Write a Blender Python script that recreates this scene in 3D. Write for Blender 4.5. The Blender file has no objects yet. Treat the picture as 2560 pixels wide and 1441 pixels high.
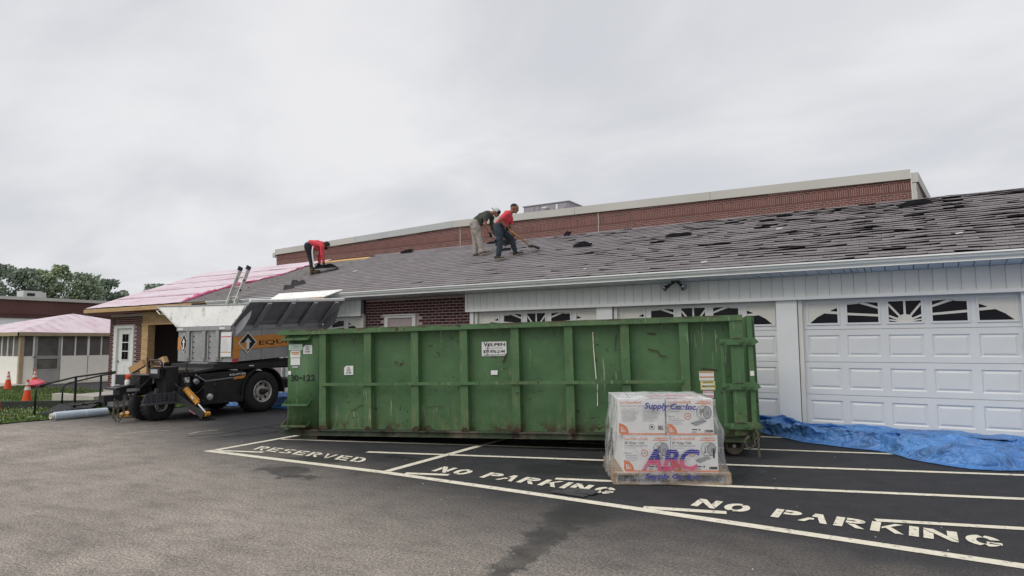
import bpy, bmesh, math, random
import numpy as np
from mathutils import Vector, Matrix, noise
SC = bpy.context.scene
COL = SC.collection
RND = random.Random(7)
V = Vector

# ------------------------------------------------------------------ camera
F_PX, PIT, ROL, YAW, CAM_H = 1620.06, .0852, -.0054, .5569, 1.45
_v = V((-math.sin(YAW)*math.cos(PIT), math.cos(YAW)*math.cos(PIT), math.sin(PIT)))
_r = V((math.cos(YAW), math.sin(YAW), 0)); _u = _r.cross(_v)
_r2 = _r*math.cos(ROL)+_u*math.sin(ROL); _u2 = _u*math.cos(ROL)-_r*math.sin(ROL)
cd = bpy.data.cameras.new('camera'); cam = bpy.data.objects.new('camera', cd); COL.objects.link(cam)
M3 = Matrix((_r2, _u2, -_v)).transposed()
cam.matrix_world = Matrix.Translation((0, 0, CAM_H)) @ M3.to_4x4()
cd.sensor_width = 36; cd.lens = 36*F_PX/2560; cd.clip_start = .05; cd.clip_end = 3000
SC.camera = cam
IR = V((math.cos(YAW), math.sin(YAW), 0))      # horizontal, across the view
IF = V((-math.sin(YAW), math.cos(YAW), 0))     # horizontal, away from the viewer

# ------------------------------------------------------------------ node helper
class NT:
    def __init__(s, tree): s.t = tree; s.n = tree.nodes; s.l = tree.links
    def new(s, typ, ins=None, **kw):
        n = s.n.new('ShaderNode'+typ)
        for k, v in kw.items(): setattr(n, k, v)
        for k, v in (ins or {}).items():
            sock = n.inputs[k]
            if isinstance(v, bpy.types.NodeSocket): s.l.new(v, sock)
            else: sock.default_value = v
        return n
    def math(s, op, a, b=None, clamp=False):
        n = s.n.new('ShaderNodeMath'); n.operation = op; n.use_clamp = clamp
        for i, x in enumerate((a, b)):
            if x is None: continue
            if isinstance(x, bpy.types.NodeSocket): s.l.new(x, n.inputs[i])
            else: n.inputs[i].default_value = x
        return n.outputs[0]
    def mix(s, f, a, b, blend='MIX'):
        n = s.n.new('ShaderNodeMix'); n.data_type = 'RGBA'; n.blend_type = blend
        for sock, x in ((n.inputs[0], f), (n.inputs[6], a), (n.inputs[7], b)):
            if isinstance(x, bpy.types.NodeSocket): s.l.new(x, sock)
            else: sock.default_value = x if not isinstance(x, tuple) or len(x) == 4 else (*x, 1)
        return n.outputs[2]
    def noise(s, vec, scale, detail=4, rough=.55, dist=0):
        n = s.new('TexNoise', {'Scale': scale, 'Detail': detail, 'Roughness': rough, 'Distortion': dist})
        if vec is not None: s.l.new(vec, n.inputs['Vector'])
        return n.outputs['Fac']
    def ramp(s, x, a, b, lo=0., hi=1.):
        n = s.new('MapRange', {'From Min': a, 'From Max': b, 'To Min': lo, 'To Max': hi}); n.interpolation_type = 'SMOOTHSTEP'
        s.l.new(x, n.inputs[0]); return n.outputs[0]
    def scale(s, vec, sc, rot=(0, 0, 0), loc=(0, 0, 0)):
        n = s.new('Mapping', {'Scale': sc, 'Rotation': rot, 'Location': loc}); s.l.new(vec, n.inputs['Vector']); return n.outputs[0]

# ------------------------------------------------------------------ world: overcast sky, soft sun
SUN_EL, SUN_AZ = math.radians(52), math.radians(205)   # azimuth measured from +Y clockwise
w = bpy.data.worlds.new('World'); SC.world = w; w.use_nodes = True
t = NT(w.node_tree); w.node_tree.nodes.clear()
sky = t.new('TexSky', sky_type='NISHITA'); sky.sun_disc = False; sky.sun_elevation = SUN_EL; sky.sun_rotation = SUN_AZ
b1 = t.new('Background', {'Color': sky.outputs[0], 'Strength': .1})
tc = t.new('TexCoord'); sep = t.new('SeparateXYZ', {'Vector': tc.outputs['Generated']})
zz = t.math('MAXIMUM', sep.outputs[2], 0.0)
den = t.math('ADD', zz, .22)
cx = t.math('DIVIDE', sep.outputs[0], den); cy = t.math('DIVIDE', sep.outputs[1], den)
cv = t.new('CombineXYZ', {'X': cx, 'Y': cy, 'Z': 0.}).outputs[0]
n1 = t.noise(t.scale(cv, (1.0, 1.35, 1), (0, 0, .5), (3.1, 1.7, 0)), 1.25, 7, .52, .35)
n2 = t.noise(t.scale(cv, (1, 1, 1), (0, 0, -.3), (7.3, 2.2, 0)), .55, 3, .5)
n12 = t.math('ADD', t.math('MULTIPLY', n1, .6), t.math('MULTIPLY', n2, .55))
cf = t.ramp(n12, .44, .70)
cc = t.mix(cf, (.61, .622, .655, 1), (.80, .795, .808, 1))
b2 = t.new('Background', {'Color': cc, 'Strength': 1.0})
ms = t.new('MixShader', {0: .94}); t.l.new(b1.outputs[0], ms.inputs[1]); t.l.new(b2.outputs[0], ms.inputs[2])
wo = t.new('OutputWorld'); t.l.new(ms.outputs[0], wo.inputs[0])
sl = bpy.data.lights.new('sun', 'SUN'); sl.energy = 1.5; sl.angle = math.radians(50); sl.color = (1, .97, .93)
so = bpy.data.objects.new('sun', sl); COL.objects.link(so)
sd = V((math.sin(SUN_AZ)*math.cos(SUN_EL), math.cos(SUN_AZ)*math.cos(SUN_EL), math.sin(SUN_EL)))
so.rotation_euler = sd.to_track_quat('Z', 'Y').to_euler(); so.location = sd*40
SC.view_settings.view_transform = 'Standard'; SC.view_settings.look = 'None'
SC.view_settings.exposure = 0.12; SC.view_settings.gamma = 1; SC.view_settings.use_curve_mapping = False
SC.cycles.max_bounces = 8; SC.cycles.transparent_max_bounces = 12; SC.cycles.caustics_reflective = False; SC.cycles.caustics_refractive = False

# ------------------------------------------------------------------ materials
def mat(name, c, rough=.6, metal=0., var=.12, sc=4., c2=None, thr=(.55, .7), sc2=3., bump=0., bsc=60., spec=.4, isl=0., st=(1, 1, 1), c3=None, thr3=(.6, .68), sc3=8., st3=(1, 1, 1)):
    m = bpy.data.materials.new(name); m.use_nodes = True; t = NT(m.node_tree); t.n.clear()
    co = t.new('TexCoord').outputs['Object']
    cs = t.scale(co, st) if st != (1, 1, 1) else co
    col = (*c, 1)
    f = t.noise(cs, sc, 5)
    g = t.ramp(f, .25, .75, 1-var, 1+var)
    if isl:
        geo = t.new('NewGeometry'); oi = t.new('ObjectInfo')
        k = t.math('FRACT', t.math('ADD', geo.outputs['Random Per Island'], oi.outputs['Random']))
        g = t.math('MULTIPLY', g, t.ramp(k, 0, 1, 1-isl, 1+isl))
    if c2 is not None:
        f2 = t.noise(cs, sc2, 6, .62); col = t.mix(t.ramp(f2, *thr), col, (*c2, 1))
    if c3 is not None:
        f3 = t.noise(t.scale(co, st3), sc3, 4, .6); col = t.mix(t.ramp(f3, *thr3), col, (*c3, 1))
    hv = t.new('HueSaturation', {'Value': g}); 
    if isinstance(col, tuple): hv.inputs['Color'].default_value = col
    else: t.l.new(col, hv.inputs['Color'])
    b = t.new('BsdfPrincipled', {'Base Color': hv.outputs[0], 'Roughness': rough, 'Metallic': metal, 'Specular IOR Level': spec})
    if bump:
        fb = t.noise(cs, bsc, 4, .6); bn = t.new('Bump', {'Strength': bump, 'Distance': .02, 'Height': fb}); t.l.new(bn.outputs[0], b.inputs['Normal'])
    o = t.new('OutputMaterial'); t.l.new(b.outputs[0], o.inputs[0])
    return m

def mat_ground():
    m = bpy.data.materials.new('asphalt'); m.use_nodes = True; t = NT(m.node_tree); t.n.clear()
    co = t.new('TexCoord').outputs['Object']; s = t.new('SeparateXYZ', {'Vector': co})
    big = t.noise(co, .9, 6, .6); med = t.noise(co, 4., 5, .6); fine = t.noise(co, 95., 3, .7); grit = t.noise(co, 42., 4, .75)
    vo = t.new('TexVoronoi', {'Vector': co, 'Scale': 70.}); chip = t.ramp(vo.outputs['Distance'], .05, .32, 1., 0.)
    old = t.mix(t.ramp(big, .35, .65), (.335, .300, .262), (.480, .432, .375))
    old = t.mix(t.ramp(fine, .38, .66), t.mix(1., old, (.55, .55, .56), 'MULTIPLY'), t.mix(1., old, (1.35, 1.33, 1.30), 'MULTIPLY'))
    old = t.mix(t.ramp(grit, .36, .66), t.mix(1., old, (.62, .62, .63), 'MULTIPLY'), t.mix(1., old, (1.30, 1.28, 1.26), 'MULTIPLY'))
    blot = t.noise(t.scale(co, (1., 2.6, 1), (0, 0, -.5)), 2.3, 7, .68)
    old = t.mix(t.ramp(blot, .42, .70, .0, .55), old, t.mix(1., old, (.55, .55, .57), 'MULTIPLY'))
    old = t.mix(t.math('MULTIPLY', chip, t.ramp(grit, .5, .7, 0, .6)), old, (.52, .48, .43))
    seal = t.mix(t.ramp(med, .3, .7), (.026, .026, .029), (.040, .040, .043))
    seal = t.mix(t.ramp(grit, .38, .66), t.mix(1., seal, (.70, .70, .71), 'MULTIPLY'), t.mix(1., seal, (1.35, 1.34, 1.33), 'MULTIPLY'))
    seal = t.mix(t.ramp(fine, .4, .68), t.mix(1., seal, (.72, .72, .74), 'MULTIPLY'), t.mix(1., seal, (1.35, 1.33, 1.3), 'MULTIPLY'))
    # dusty scuffs on the sealed part
    scuf = t.noise(t.scale(co, (2.2, 9., 1), (0, 0, .3)), 2.2, 6, .7)
    seal = t.mix(t.ramp(scuf, .60, .76, 0, .45), seal, (.17, .165, .155))
    yy = t.math('ADD', s.outputs[1], t.math('MULTIPLY', t.math('SUBTRACT', big, .5), 2.6))
    yy = t.math('ADD', yy, t.math('MULTIPLY', t.math('SUBTRACT', med, .5), .7))
    yl = t.math('ADD', yy, t.ramp(s.outputs[0], -9., -2., -1.2, .15))
    yl = t.math('ADD', yl, t.ramp(s.outputs[0], -13., -8., -1.1, 0.))
    mk = t.ramp(yl, 2.9, 5.9)
    col = t.mix(mk, old, seal)
    # wet stains: union of warped ellipses (x, y, rx, ry, turn)
    wn = t.new('TexNoise', {'Vector': co, 'Scale': 3.6, 'Detail': 9., 'Roughness': .72})
    wc = t.new('VectorMath', operation='SUBTRACT'); t.l.new(wn.outputs['Color'], wc.inputs[0]); wc.inputs[1].default_value = (.5, .5, .5)
    wc2 = t.new('VectorMath', operation='MULTIPLY'); t.l.new(wc.outputs[0], wc2.inputs[0]); wc2.inputs[1].default_value = (.55, .75, 0)
    wp = t.new('VectorMath', operation='ADD'); t.l.new(co, wp.inputs[0]); t.l.new(wc2.outputs[0], wp.inputs[1])
    tot = None
    for x, y, rx, ry, a in ((-2.52, 5.15, .34, .42, 0), (-2.47, 4.62, .20, .5, .1), (-2.38, 4.1, .12, .6, .05), (-2.33, 3.55, .10, .55, 0), (-3.5, 6.75, .62, .34, .2), (-3.45, 7.4, .5, .25, 0),
                            (-1.7, 7.9, .16, .34, .4), (-1.62, 7.3, .13, .3, .2), (-6.35, 5.12, .42, .24, 0), (-5.95, 4.93, .4, .1, 0), (-6.55, 5.75, .55, .2, .2), (-5.7, 6.4, .3, .14, 0)):
        mp = t.new('Mapping', {'Location': (x, y, 0), 'Rotation': (0, 0, a), 'Scale': (rx, ry, 1)}, vector_type='TEXTURE')
        t.l.new(wp.outputs[0], mp.inputs['Vector'])
        ln = t.new('VectorMath', operation='LENGTH'); t.l.new(mp.outputs[0], ln.inputs[0])
        e = t.ramp(ln.outputs['Value'], .70, 1.12, 1., 0.)
        tot = e if tot is None else t.math('MAXIMUM', tot, e)
    col = t.mix(t.math('MULTIPLY', tot, t.ramp(med, .3, .7, .50, .78)), col, (.016, .016, .018))
    rgh = t.math('SUBTRACT', .86, t.math('ADD', t.math('MULTIPLY', tot, .42), t.math('MULTIPLY', mk, .12)))
    b = t.new('BsdfPrincipled', {'Base Color': col, 'Roughness': rgh, 'Specular IOR Level': .35})
    h = t.math('ADD', t.math('MULTIPLY', fine, .6), t.math('MULTIPLY', grit, .6))
    bs = t.new('Bump', {'Strength': .8, 'Distance': .02, 'Height': h}); t.l.new(bs.outputs[0], b.inputs['Normal'])
    o = t.new('OutputMaterial'); t.l.new(b.outputs[0], o.inputs[0]); return m

def mat_brick(name, a, b_, dark):
    m = bpy.data.materials.new(name); m.use_nodes = True; t = NT(m.node_tree); t.n.clear()
    co = t.new('TexCoord').outputs['Object']; geo = t.new('NewGeometry'); oi = t.new('ObjectInfo')
    k = t.math('FRACT', t.math('ADD', geo.outputs['Random Per Island'], oi.outputs['Random']))
    col = t.mix(k, (*a, 1), (*b_, 1))
    k2 = t.math('FRACT', t.math('MULTIPLY', k, 7.31))
    col = t.mix(t.ramp(k2, .72, .98, 0, .8), col, (*dark, 1))
    f = t.noise(co, 30., 4); col = t.mix(t.ramp(f, .35, .75, 0, .35), col, (*dark, 1))
    b = t.new('BsdfPrincipled', {'Base Color': col, 'Roughness': .85, 'Specular IOR Level': .25})
    bn = t.new('Bump', {'Strength': .4, 'Distance': .01, 'Height': t.noise(co, 140., 4)}); t.l.new(bn.outputs[0], b.inputs['Normal'])
    o = t.new('OutputMaterial'); t.l.new(b.outputs[0], o.inputs[0]); return m

def mat_shingle():
    m = bpy.data.materials.new('shingle'); m.use_nodes = True; t = NT(m.node_tree); t.n.clear()
    co = t.new('TexCoord').outputs['Object']; geo = t.new('NewGeometry'); oi = t.new('ObjectInfo')
    k = t.math('FRACT', t.math('ADD', geo.outputs['Random Per Island'], oi.outputs['Random']))
    col = t.mix(k, (.182, .164, .170), (.240, .219, .225))
    f = t.noise(co, 260., 2, .8); col = t.mix(t.ramp(f, .3, .72), t.mix(1., col, (.6, .6, .62), 'MULTIPLY'), t.mix(1., col, (1.4, 1.38, 1.36), 'MULTIPLY'))
    g = t.noise(co, .8, 5, .6); col = t.mix(t.ramp(g, .45, .75, 0, .4), col, (.26, .24, .235))
    bk = t.mix(geo.outputs['Backfacing'], col, (.02, .02, .022))
    b = t.new('BsdfPrincipled', {'Base Color': col, 'Roughness': .82, 'Specular IOR Level': .35})
    bn = t.new('Bump', {'Strength': .35, 'Distance': .004, 'Height': f}); t.l.new(bn.outputs[0], b.inputs['Normal'])
    o = t.new('OutputMaterial'); t.l.new(b.outputs[0], o.inputs[0]); return m

def mat_underlay():
    m = bpy.data.materials.new('pink_underlay'); m.use_nodes = True; t = NT(m.node_tree); t.n.clear()
    co = t.new('TexCoord').outputs['Object']
    base = t.mix(t.ramp(t.noise(t.scale(co, (.35, 1, 1)), 1.6, 5), .35, .7), (.68, .59, .625), (.63, .47, .53))
    # rows of faint illegible print marks
    wv = t.new('TexWave', {'Vector': t.scale(co, (1., 1., 1.)), 'Scale': .62, 'Distortion': 1.2, 'Detail': 2.}, wave_type='BANDS', bands_direction='Y')
    row = t.ramp(wv.outputs['Fac'], .50, .78)
    sc = t.noise(t.scale(co, (3., 7., 3.), (0, 0, .3)), 2.2, 3, .6, 1.4)
    a = t.ramp(sc, .455, .475); b0 = t.ramp(sc, .525, .545, 1, 0)
    bl = t.ramp(t.noise(co, .75, 2), .42, .55)
    mk = t.math('MULTIPLY', t.math('MULTIPLY', t.math('MULTIPLY', a, b0), row), bl)
    col = t.mix(t.math('MULTIPLY', mk, .7), base, (.34, .12, .20))
    b = t.new('BsdfPrincipled', {'Base Color': col, 'Roughness': .45, 'Specular IOR Level': .4})
    bn = t.new('Bump', {'Strength': .35, 'Distance': .05, 'Height': t.noise(t.scale(co, (.7, 2.2, 2)), 2.2, 5)}); t.l.new(bn.outputs[0], b.inputs['Normal'])
    o = t.new('OutputMaterial'); t.l.new(b.outputs[0], o.inputs[0]); return m

def mat_green(name='green_paint', w=0.):
    m = bpy.data.materials.new(name); m.use_nodes = True; t = NT(m.node_tree); t.n.clear()
    co = t.new('TexCoord').outputs['Object']; s = t.new('SeparateXYZ', {'Vector': co})
    g = t.mix(t.ramp(t.noise(co, 1.5, 6, .6), .3, .7), (.055, .124, .050), (.077, .163, .066))
    wear = t.noise(t.scale(co, (5., 5., 1.1)), 2.2, 7, .68)
    low = t.ramp(s.outputs[2], .75, .1, .0, .10)
    wv = t.math('ADD', wear, low)
    g = t.mix(t.ramp(wv, .56-w, .80-w, 0, .75), g, (.150, .175, .075))
    scr = t.noise(t.scale(co, (22., 22., 1.3), (0, .25, 0)), 1.6, 3, .5, .6)
    g = t.mix(t.math('MULTIPLY', t.ramp(scr, .64-w*.2, .68-w*.2), t.ramp(t.noise(co, 1.3, 3), .48, .60, 0, .6)), g, (.36, .37, .25))
    scr2 = t.noise(t.scale(co, (2.2, 3, 30.), (0, -.5, 0)), 1.1, 3, .5, .6)
    g = t.mix(t.math('MULTIPLY', t.ramp(scr2, .67, .70), t.ramp(t.noise(co, 1.9, 3), .52, .64, 0, .6)), g, (.17, .15, .08))
    ch = t.noise(co, 9., 5, .7); ch2 = t.noise(co, 1.7, 3)
    rm = t.math('MULTIPLY', t.ramp(ch, .595, .63), t.ramp(ch2, .48, .58))
    rl = t.math('MULTIPLY', t.ramp(s.outputs[2], .26, .09), t.ramp(t.noise(co, 5., 5, .7), .46, .58))
    rt = t.math('MULTIPLY', t.ramp(s.outputs[2], 1.555, 1.59), t.ramp(t.noise(co, 4., 5, .7), .42, .58, 0, .8))
    r = t.math('MAXIMUM', t.math('MAXIMUM', rm, rl), rt)
    g = t.mix(r, g, t.mix(t.ramp(ch, .4, .7), (.075, .042, .022), (.032, .018, .012)))
    b = t.new('BsdfPrincipled', {'Base Color': g, 'Roughness': t.ramp(wear, .3, .7, .42, .68), 'Specular IOR Level': .4})
    bn = t.new('Bump', {'Strength': .35, 'Distance': .05, 'Height': t.math('ADD', t.noise(co, 2.6, 4), t.math('MULTIPLY', r, -.15))}); t.l.new(bn.outputs[0], b.inputs['Normal'])
    o = t.new('OutputMaterial'); t.l.new(b.outputs[0], o.inputs[0]); return m

def mat_tarp():
    m = bpy.data.materials.new('blue_tarp'); m.use_nodes = True; t = NT(m.node_tree); t.n.clear()
    co = t.new('TexCoord').outputs['Object']
    c = t.mix(t.ramp(t.noise(co, 1.6, 5, .6), .35, .7), (.070, .195, .48), (.105, .275, .61))
    c = t.mix(t.ramp(t.noise(t.scale(co, (.6, 1.6, 1)), 2.1, 6, .7), .48, .66, 0, .75), c, (.050, .095, .19))
    b = t.new('BsdfPrincipled', {'Base Color': c, 'Roughness': .42, 'Specular IOR Level': .45})
    rg = t.math('ABSOLUTE', t.math('SUBTRACT', t.noise(t.scale(co, (1.1, 3.0, 2), (0, 0, .35)), 1.5, 3, .5, .7), .5)); rg2 = t.math('ABSOLUTE', t.math('SUBTRACT', t.noise(t.scale(co, (2.4, 1.4, 2), (0, 0, -.6)), 1.9, 3, .5, .5), .5))
    h = t.math('ADD', t.math('MULTIPLY', rg, 2.2), t.math('MULTIPLY', rg2, 1.3))
    bn = t.new('Bump', {'Strength': .9, 'Distance': .10, 'Height': h}); t.l.new(bn.outputs[0], b.inputs['Normal'])
    o = t.new('OutputMaterial'); t.l.new(b.outputs[0], o.inputs[0]); return m

def mat_wrap():
    m = bpy.data.materials.new('clear_film'); m.use_nodes = True; t = NT(m.node_tree); t.n.clear()
    co = t.new('TexCoord').outputs['Object']
    h = t.noise(t.scale(co, (1, 1, .8), (0, .5, .3)), 5., 5, .6, .8)
    bn = t.new('Bump', {'Strength': .8, 'Distance': .05, 'Height': h})
    tr = t.new('BsdfTransparent', {'Color': (.985, .988, .99, 1)})
    di = t.new('BsdfDiffuse', {'Color': (.93, .935, .945, 1), 'Normal': bn.outputs[0]})
    tl = t.new('BsdfTranslucent', {'Color': (.93, .935, .945, 1), 'Normal': bn.outputs[0]})
    gl = t.new('BsdfGlossy', {'Color': (1, 1, 1, 1), 'Roughness': .16, 'Normal': bn.outputs[0]})
    a = t.new('MixShader', {0: .5}); t.l.new(di.outputs[0], a.inputs[1]); t.l.new(tl.outputs[0], a.inputs[2])
    b = t.new('MixShader', {0: t.ramp(h, .48, .72, .08, .45)}); t.l.new(tr.outputs[0], b.inputs[1]); t.l.new(a.outputs[0], b.inputs[2])
    lw = t.new('LayerWeight', {'Blend': .35, 'Normal': bn.outputs[0]})
    c = t.new('MixShader', {0: t.ramp(lw.outputs['Facing'], .05, 1., .03, .55)}); t.l.new(b.outputs[0], c.inputs[1]); t.l.new(gl.outputs[0], c.inputs[2])
    o = t.new('OutputMaterial'); t.l.new(c.outputs[0], o.inputs[0]); return m

def mat_alu(name, c, streak=.5):
    m = bpy.data.materials.new(name); m.use_nodes = True; t = NT(m.node_tree); t.n.clear()
    co = t.new('TexCoord').outputs['Object']
    f = t.noise(t.scale(co, (1, 1, .25)), 7., 6, .65); sp = t.noise(co, 38., 4, .75)
    col = t.mix(t.ramp(f, .3, .7), (*[x*.8 for x in c], 1), (*c, 1))
    col = t.mix(t.ramp(sp, .56, .66, 0, streak), col, (.10, .09, .085))
    b = t.new('BsdfPrincipled', {'Base Color': col, 'Metallic': .45, 'Roughness': t.ramp(f, .3, .7, .38, .6)})
    o = t.new('OutputMaterial'); t.l.new(b.outputs[0], o.inputs[0]); return m

MT = dict(
    asphalt=mat_ground(), green=mat_green(), green_w=mat_green('worn_green_paint', .09), tarp=mat_tarp(), edge=mat('shingle_edge', (.040, .038, .039), .95, var=.2, sc=9, spec=.1), film=mat_wrap(), shingle=mat_shingle(), underlay=mat_underlay(),
    line=mat('road_paint', (.74, .69, .56), .7, var=.08, sc=9, c2=(.30, .28, .25), thr=(.55, .66), sc2=17., bump=.3, bsc=120),
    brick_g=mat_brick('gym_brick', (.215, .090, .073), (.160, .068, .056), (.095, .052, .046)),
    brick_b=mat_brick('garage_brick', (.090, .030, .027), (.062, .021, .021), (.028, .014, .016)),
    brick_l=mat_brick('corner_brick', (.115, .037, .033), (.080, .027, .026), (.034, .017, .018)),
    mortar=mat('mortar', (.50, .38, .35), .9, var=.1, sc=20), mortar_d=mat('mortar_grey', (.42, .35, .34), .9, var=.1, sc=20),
    white=mat('white_paint', (.735, .74, .725), .5, var=.04, sc=1.5, bump=.08, bsc=160),
    door=mat('garage_door_paint', (.70, .705, .69), .55, var=.04, sc=1.2, c2=(.60, .605, .59), thr=(.55, .8), sc2=1.1, bump=.12, bsc=220),
    siding=mat('siding_paint', (.66, .675, .66), .6, var=.04, sc=2, isl=.03), soffit=mat('soffit_paint', (.66, .69, .70), .6, var=.05, sc=3, isl=.06),
    gutter=mat('gutter_paint', (.70, .73, .71), .38, var=.05, sc=1.2, c2=(.5, .51, .47), thr=(.55, .8), st=(.6, 1, 1)),
    lip=mat('gutter_lip_paint', (.84, .85, .83), .35, var=.05, sc=2), cream=mat('cream_plastic', (.68, .66, .59), .6, var=.04), glass=mat('dark_glass', (.010, .010, .014), .12, var=.3, sc=3, spec=.14),
    wood=mat('lumber', (.50, .33, .17), .75, var=.18, sc=3, c2=(.38, .22, .10), thr=(.5, .7), sc2=5, st=(.5, 4, 4)),
    ply=mat('plywood', (.40, .27, .15), .8, var=.2, sc=2, c2=(.30, .19, .10), sc2=3, st=(1, 3, 3)), ply_o=mat('fresh_plywood', (.62, .36, .12), .8, var=.12, sc=3),
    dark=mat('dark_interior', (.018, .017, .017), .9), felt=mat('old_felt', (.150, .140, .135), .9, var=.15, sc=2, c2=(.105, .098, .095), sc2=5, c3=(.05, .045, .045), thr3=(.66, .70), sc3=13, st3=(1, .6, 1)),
    coping=mat('coping_metal', (.52, .51, .46), .5, var=.06, sc=.8, st=(.5, 1, .3)), coping2=mat('coping_metal_grey', (.47, .49, .48), .5, var=.06, sc=.8),
    concrete=mat('concrete', (.44, .41, .36), .85, var=.12, sc=2.5, bump=.2), grey=mat('grey_metal', (.30, .31, .34), .5, var=.06), hvac=mat('unit_paint', (.27, .27, .30), .55, var=.06, sc=1),
    black=mat('black_paint', (.017, .017, .019), .42, var=.3, sc=5, c2=(.028, .027, .026), thr=(.5, .75)), rubber=mat('tyre_rubber', (.020, .020, .021), .8, var=.25, sc=9, bump=.2, bsc=40),
    alu=mat_alu('aluminium', (.42, .42, .42)), alu_w=mat_alu('bright_aluminium', (.93, .92, .88), .55), alu_d=mat_alu('aluminium_shaded', (.34, .34, .37), .3), rim=mat_alu('rim_metal', (.62, .60, .55), .2),  # wing underside aluminium: darker copy, its shade put into the colour
    chrome=mat('chrome', (.75, .75, .75), .15, metal=1., var=.05), orange=mat('orange_decal', (.60, .25, .055), .45, var=.06), oilor=mat('orange_cylinder', (.52, .24, .03), .35, var=.1),
    decal_w=mat('white_decal', (.74, .74, .72), .5, var=.03), decal_k=mat('black_print', (.012, .012, .013), .5), decal_g=mat('grey_print', (.40, .40, .41), .5), decal_r=mat('red_print', (.55, .06, .08), .5), decal_y=mat('yellow_print', (.68, .60, .22), .5), decal_gr=mat('mint_decal', (.55, .68, .58), .5), decal_pk=mat('pink_print', (.66, .30, .36), .5),
    box=mat('white_carton', (.82, .815, .80), .7, var=.02), box_o=mat('orange_ink', (.78, .20, .05), .6, var=.03), blue_i=mat('blue_ink', (.055, .05, .30), .5), pink_i=mat('magenta_ink', (.62, .10, .20), .5), kraft=mat('kraft_cardboard', (.44, .27, .13), .8, var=.08),
    pallet=mat('pallet_wood', (.42, .30, .19), .85, var=.2, sc=4, isl=.12, st=(1, 4, 4)), rust=mat('rusty_steel', (.055, .032, .020), .8, var=.3, sc=12, c2=(.10, .055, .03)), steel=mat('worn_steel', (.16, .14, .11), .55, metal=.5, var=.2, sc=6),
    rail_d=mat('dirty_green_rail', (.045, .065, .035), .7, var=.3, sc=4, c2=(.12, .10, .075), thr=(.48, .62), c3=(.03, .018, .012), sc3=5, thr3=(.56, .64)),
    grass=mat('grass_blade', (.105, .170, .035), .7, var=.2, sc=1.2, isl=.35, c2=(.16, .20, .055), sc2=.6, thr=(.45, .65)), soil=mat('lawn_soil', (.075, .110, .030), .95, var=.25, sc=3, bump=.4), clover=mat('clover_flower', (.60, .62, .52), .8),
    cone=mat('cone_orange', (.75, .085, .02), .5, var=.06), cone_w=mat('cone_white', (.70, .68, .63), .5, var=.05), pink=mat('pink_plastic', (.68, .10, .15), .5), magenta=mat('magenta_film', (.55, .11, .22), .4, var=.15, sc=6),
    roll=mat('membrane_roll', (.50, .58, .66), .4, var=.1, sc=2), gaz=mat('pavilion_panel', (.86, .84, .78), .6, var=.03), mesh=mat('insect_screen', (.125, .12, .112), .7, var=.35, sc=1.5), gazframe=mat('screen_door_metal', (.33, .33, .32), .45), tan=mat('tan_trim', (.38, .30, .20), .75, var=.1),
    leaf=mat('tree_leaf', (.26, .33, .22), .7, var=.25, sc=.35, isl=.42, c2=(.24, .29, .14), thr=(.5, .66), sc2=.35), leaf2=mat('tree_leaf_dark', (.23, .29, .22), .7, var=.25, sc=.3, isl=.5), bark=mat('bark', (.06, .05, .04), .9),  # leaf colours paled and greyed to stand in for distance haze
    redshirt=mat('red_cloth', (.62, .060, .075), .85, var=.12, sc=9, bump=.3, bsc=18), olive=mat('olive_cloth', (.062, .068, .055), .9, var=.12, sc=9, bump=.3, bsc=18), denim=mat('denim', (.030, .045, .060), .9, var=.3, sc=9, bump=.3, bsc=20), khaki=mat('grey_trousers', (.33, .30, .27), .9, var=.15, sc=8, bump=.4, bsc=14), navy=mat('black_trousers', (.016, .018, .024), .85, var=.2, sc=9),
    skin=mat('skin', (.26, .125, .080), .6, var=.08), hair=mat('hair', (.012, .010, .010), .7), glove=mat('black_glove', (.014, .014, .016), .8), boot=mat('brown_boot', (.085, .055, .032), .8, var=.25, sc=20), shoe=mat('dark_shoe', (.026, .024, .022), .7), sole=mat('pale_sole', (.42, .36, .25), .7), capw=mat('pale_cap', (.52, .55, .54), .8), shirtblue=mat('pale_blue_cloth', (.36, .45, .55), .85, var=.35, sc=25),
    handle=mat('ash_handle', (.42, .22, .07), .6), galv=mat('ladder_aluminium', (.50, .50, .47), .42, metal=.4, var=.1), navyp=mat('navy_plastic', (.03, .035, .06), .6), timber=mat('dark_green_timber', (.035, .042, .030), .8, var=.2), flapk=mat('black_felt', (.013, .013, .015), .95, var=.3, sc=9, spec=.05), wingw=mat('pale_wing', (.88, .87, .84), .5, var=.07, sc=2, c2=(.55, .53, .49), thr=(.54, .72), sc2=5, c3=(.16, .15, .14), thr3=(.64, .68), sc3=24), tar=mat('crack_tar', (.012, .012, .013), .5), flap=mat('torn_shingle', (.070, .068, .070), .95, var=.2, sc=9, spec=.1),
    roofgrey=mat('grey_roof_metal', (.34, .36, .35), .6), farbrick=mat('distant_brick', (.125, .060, .055), .9, var=.12, sc=.5, c2=(.095, .040, .036), sc2=2, bump=.1), lamp=mat('lamp_glass', (.22, .23, .24), .15, metal=.7), plate=mat('step_plate', (.075, .075, .085), .45, metal=.4), lens=mat('round_lamp', (.65, .65, .66), .2, metal=.6))

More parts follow.
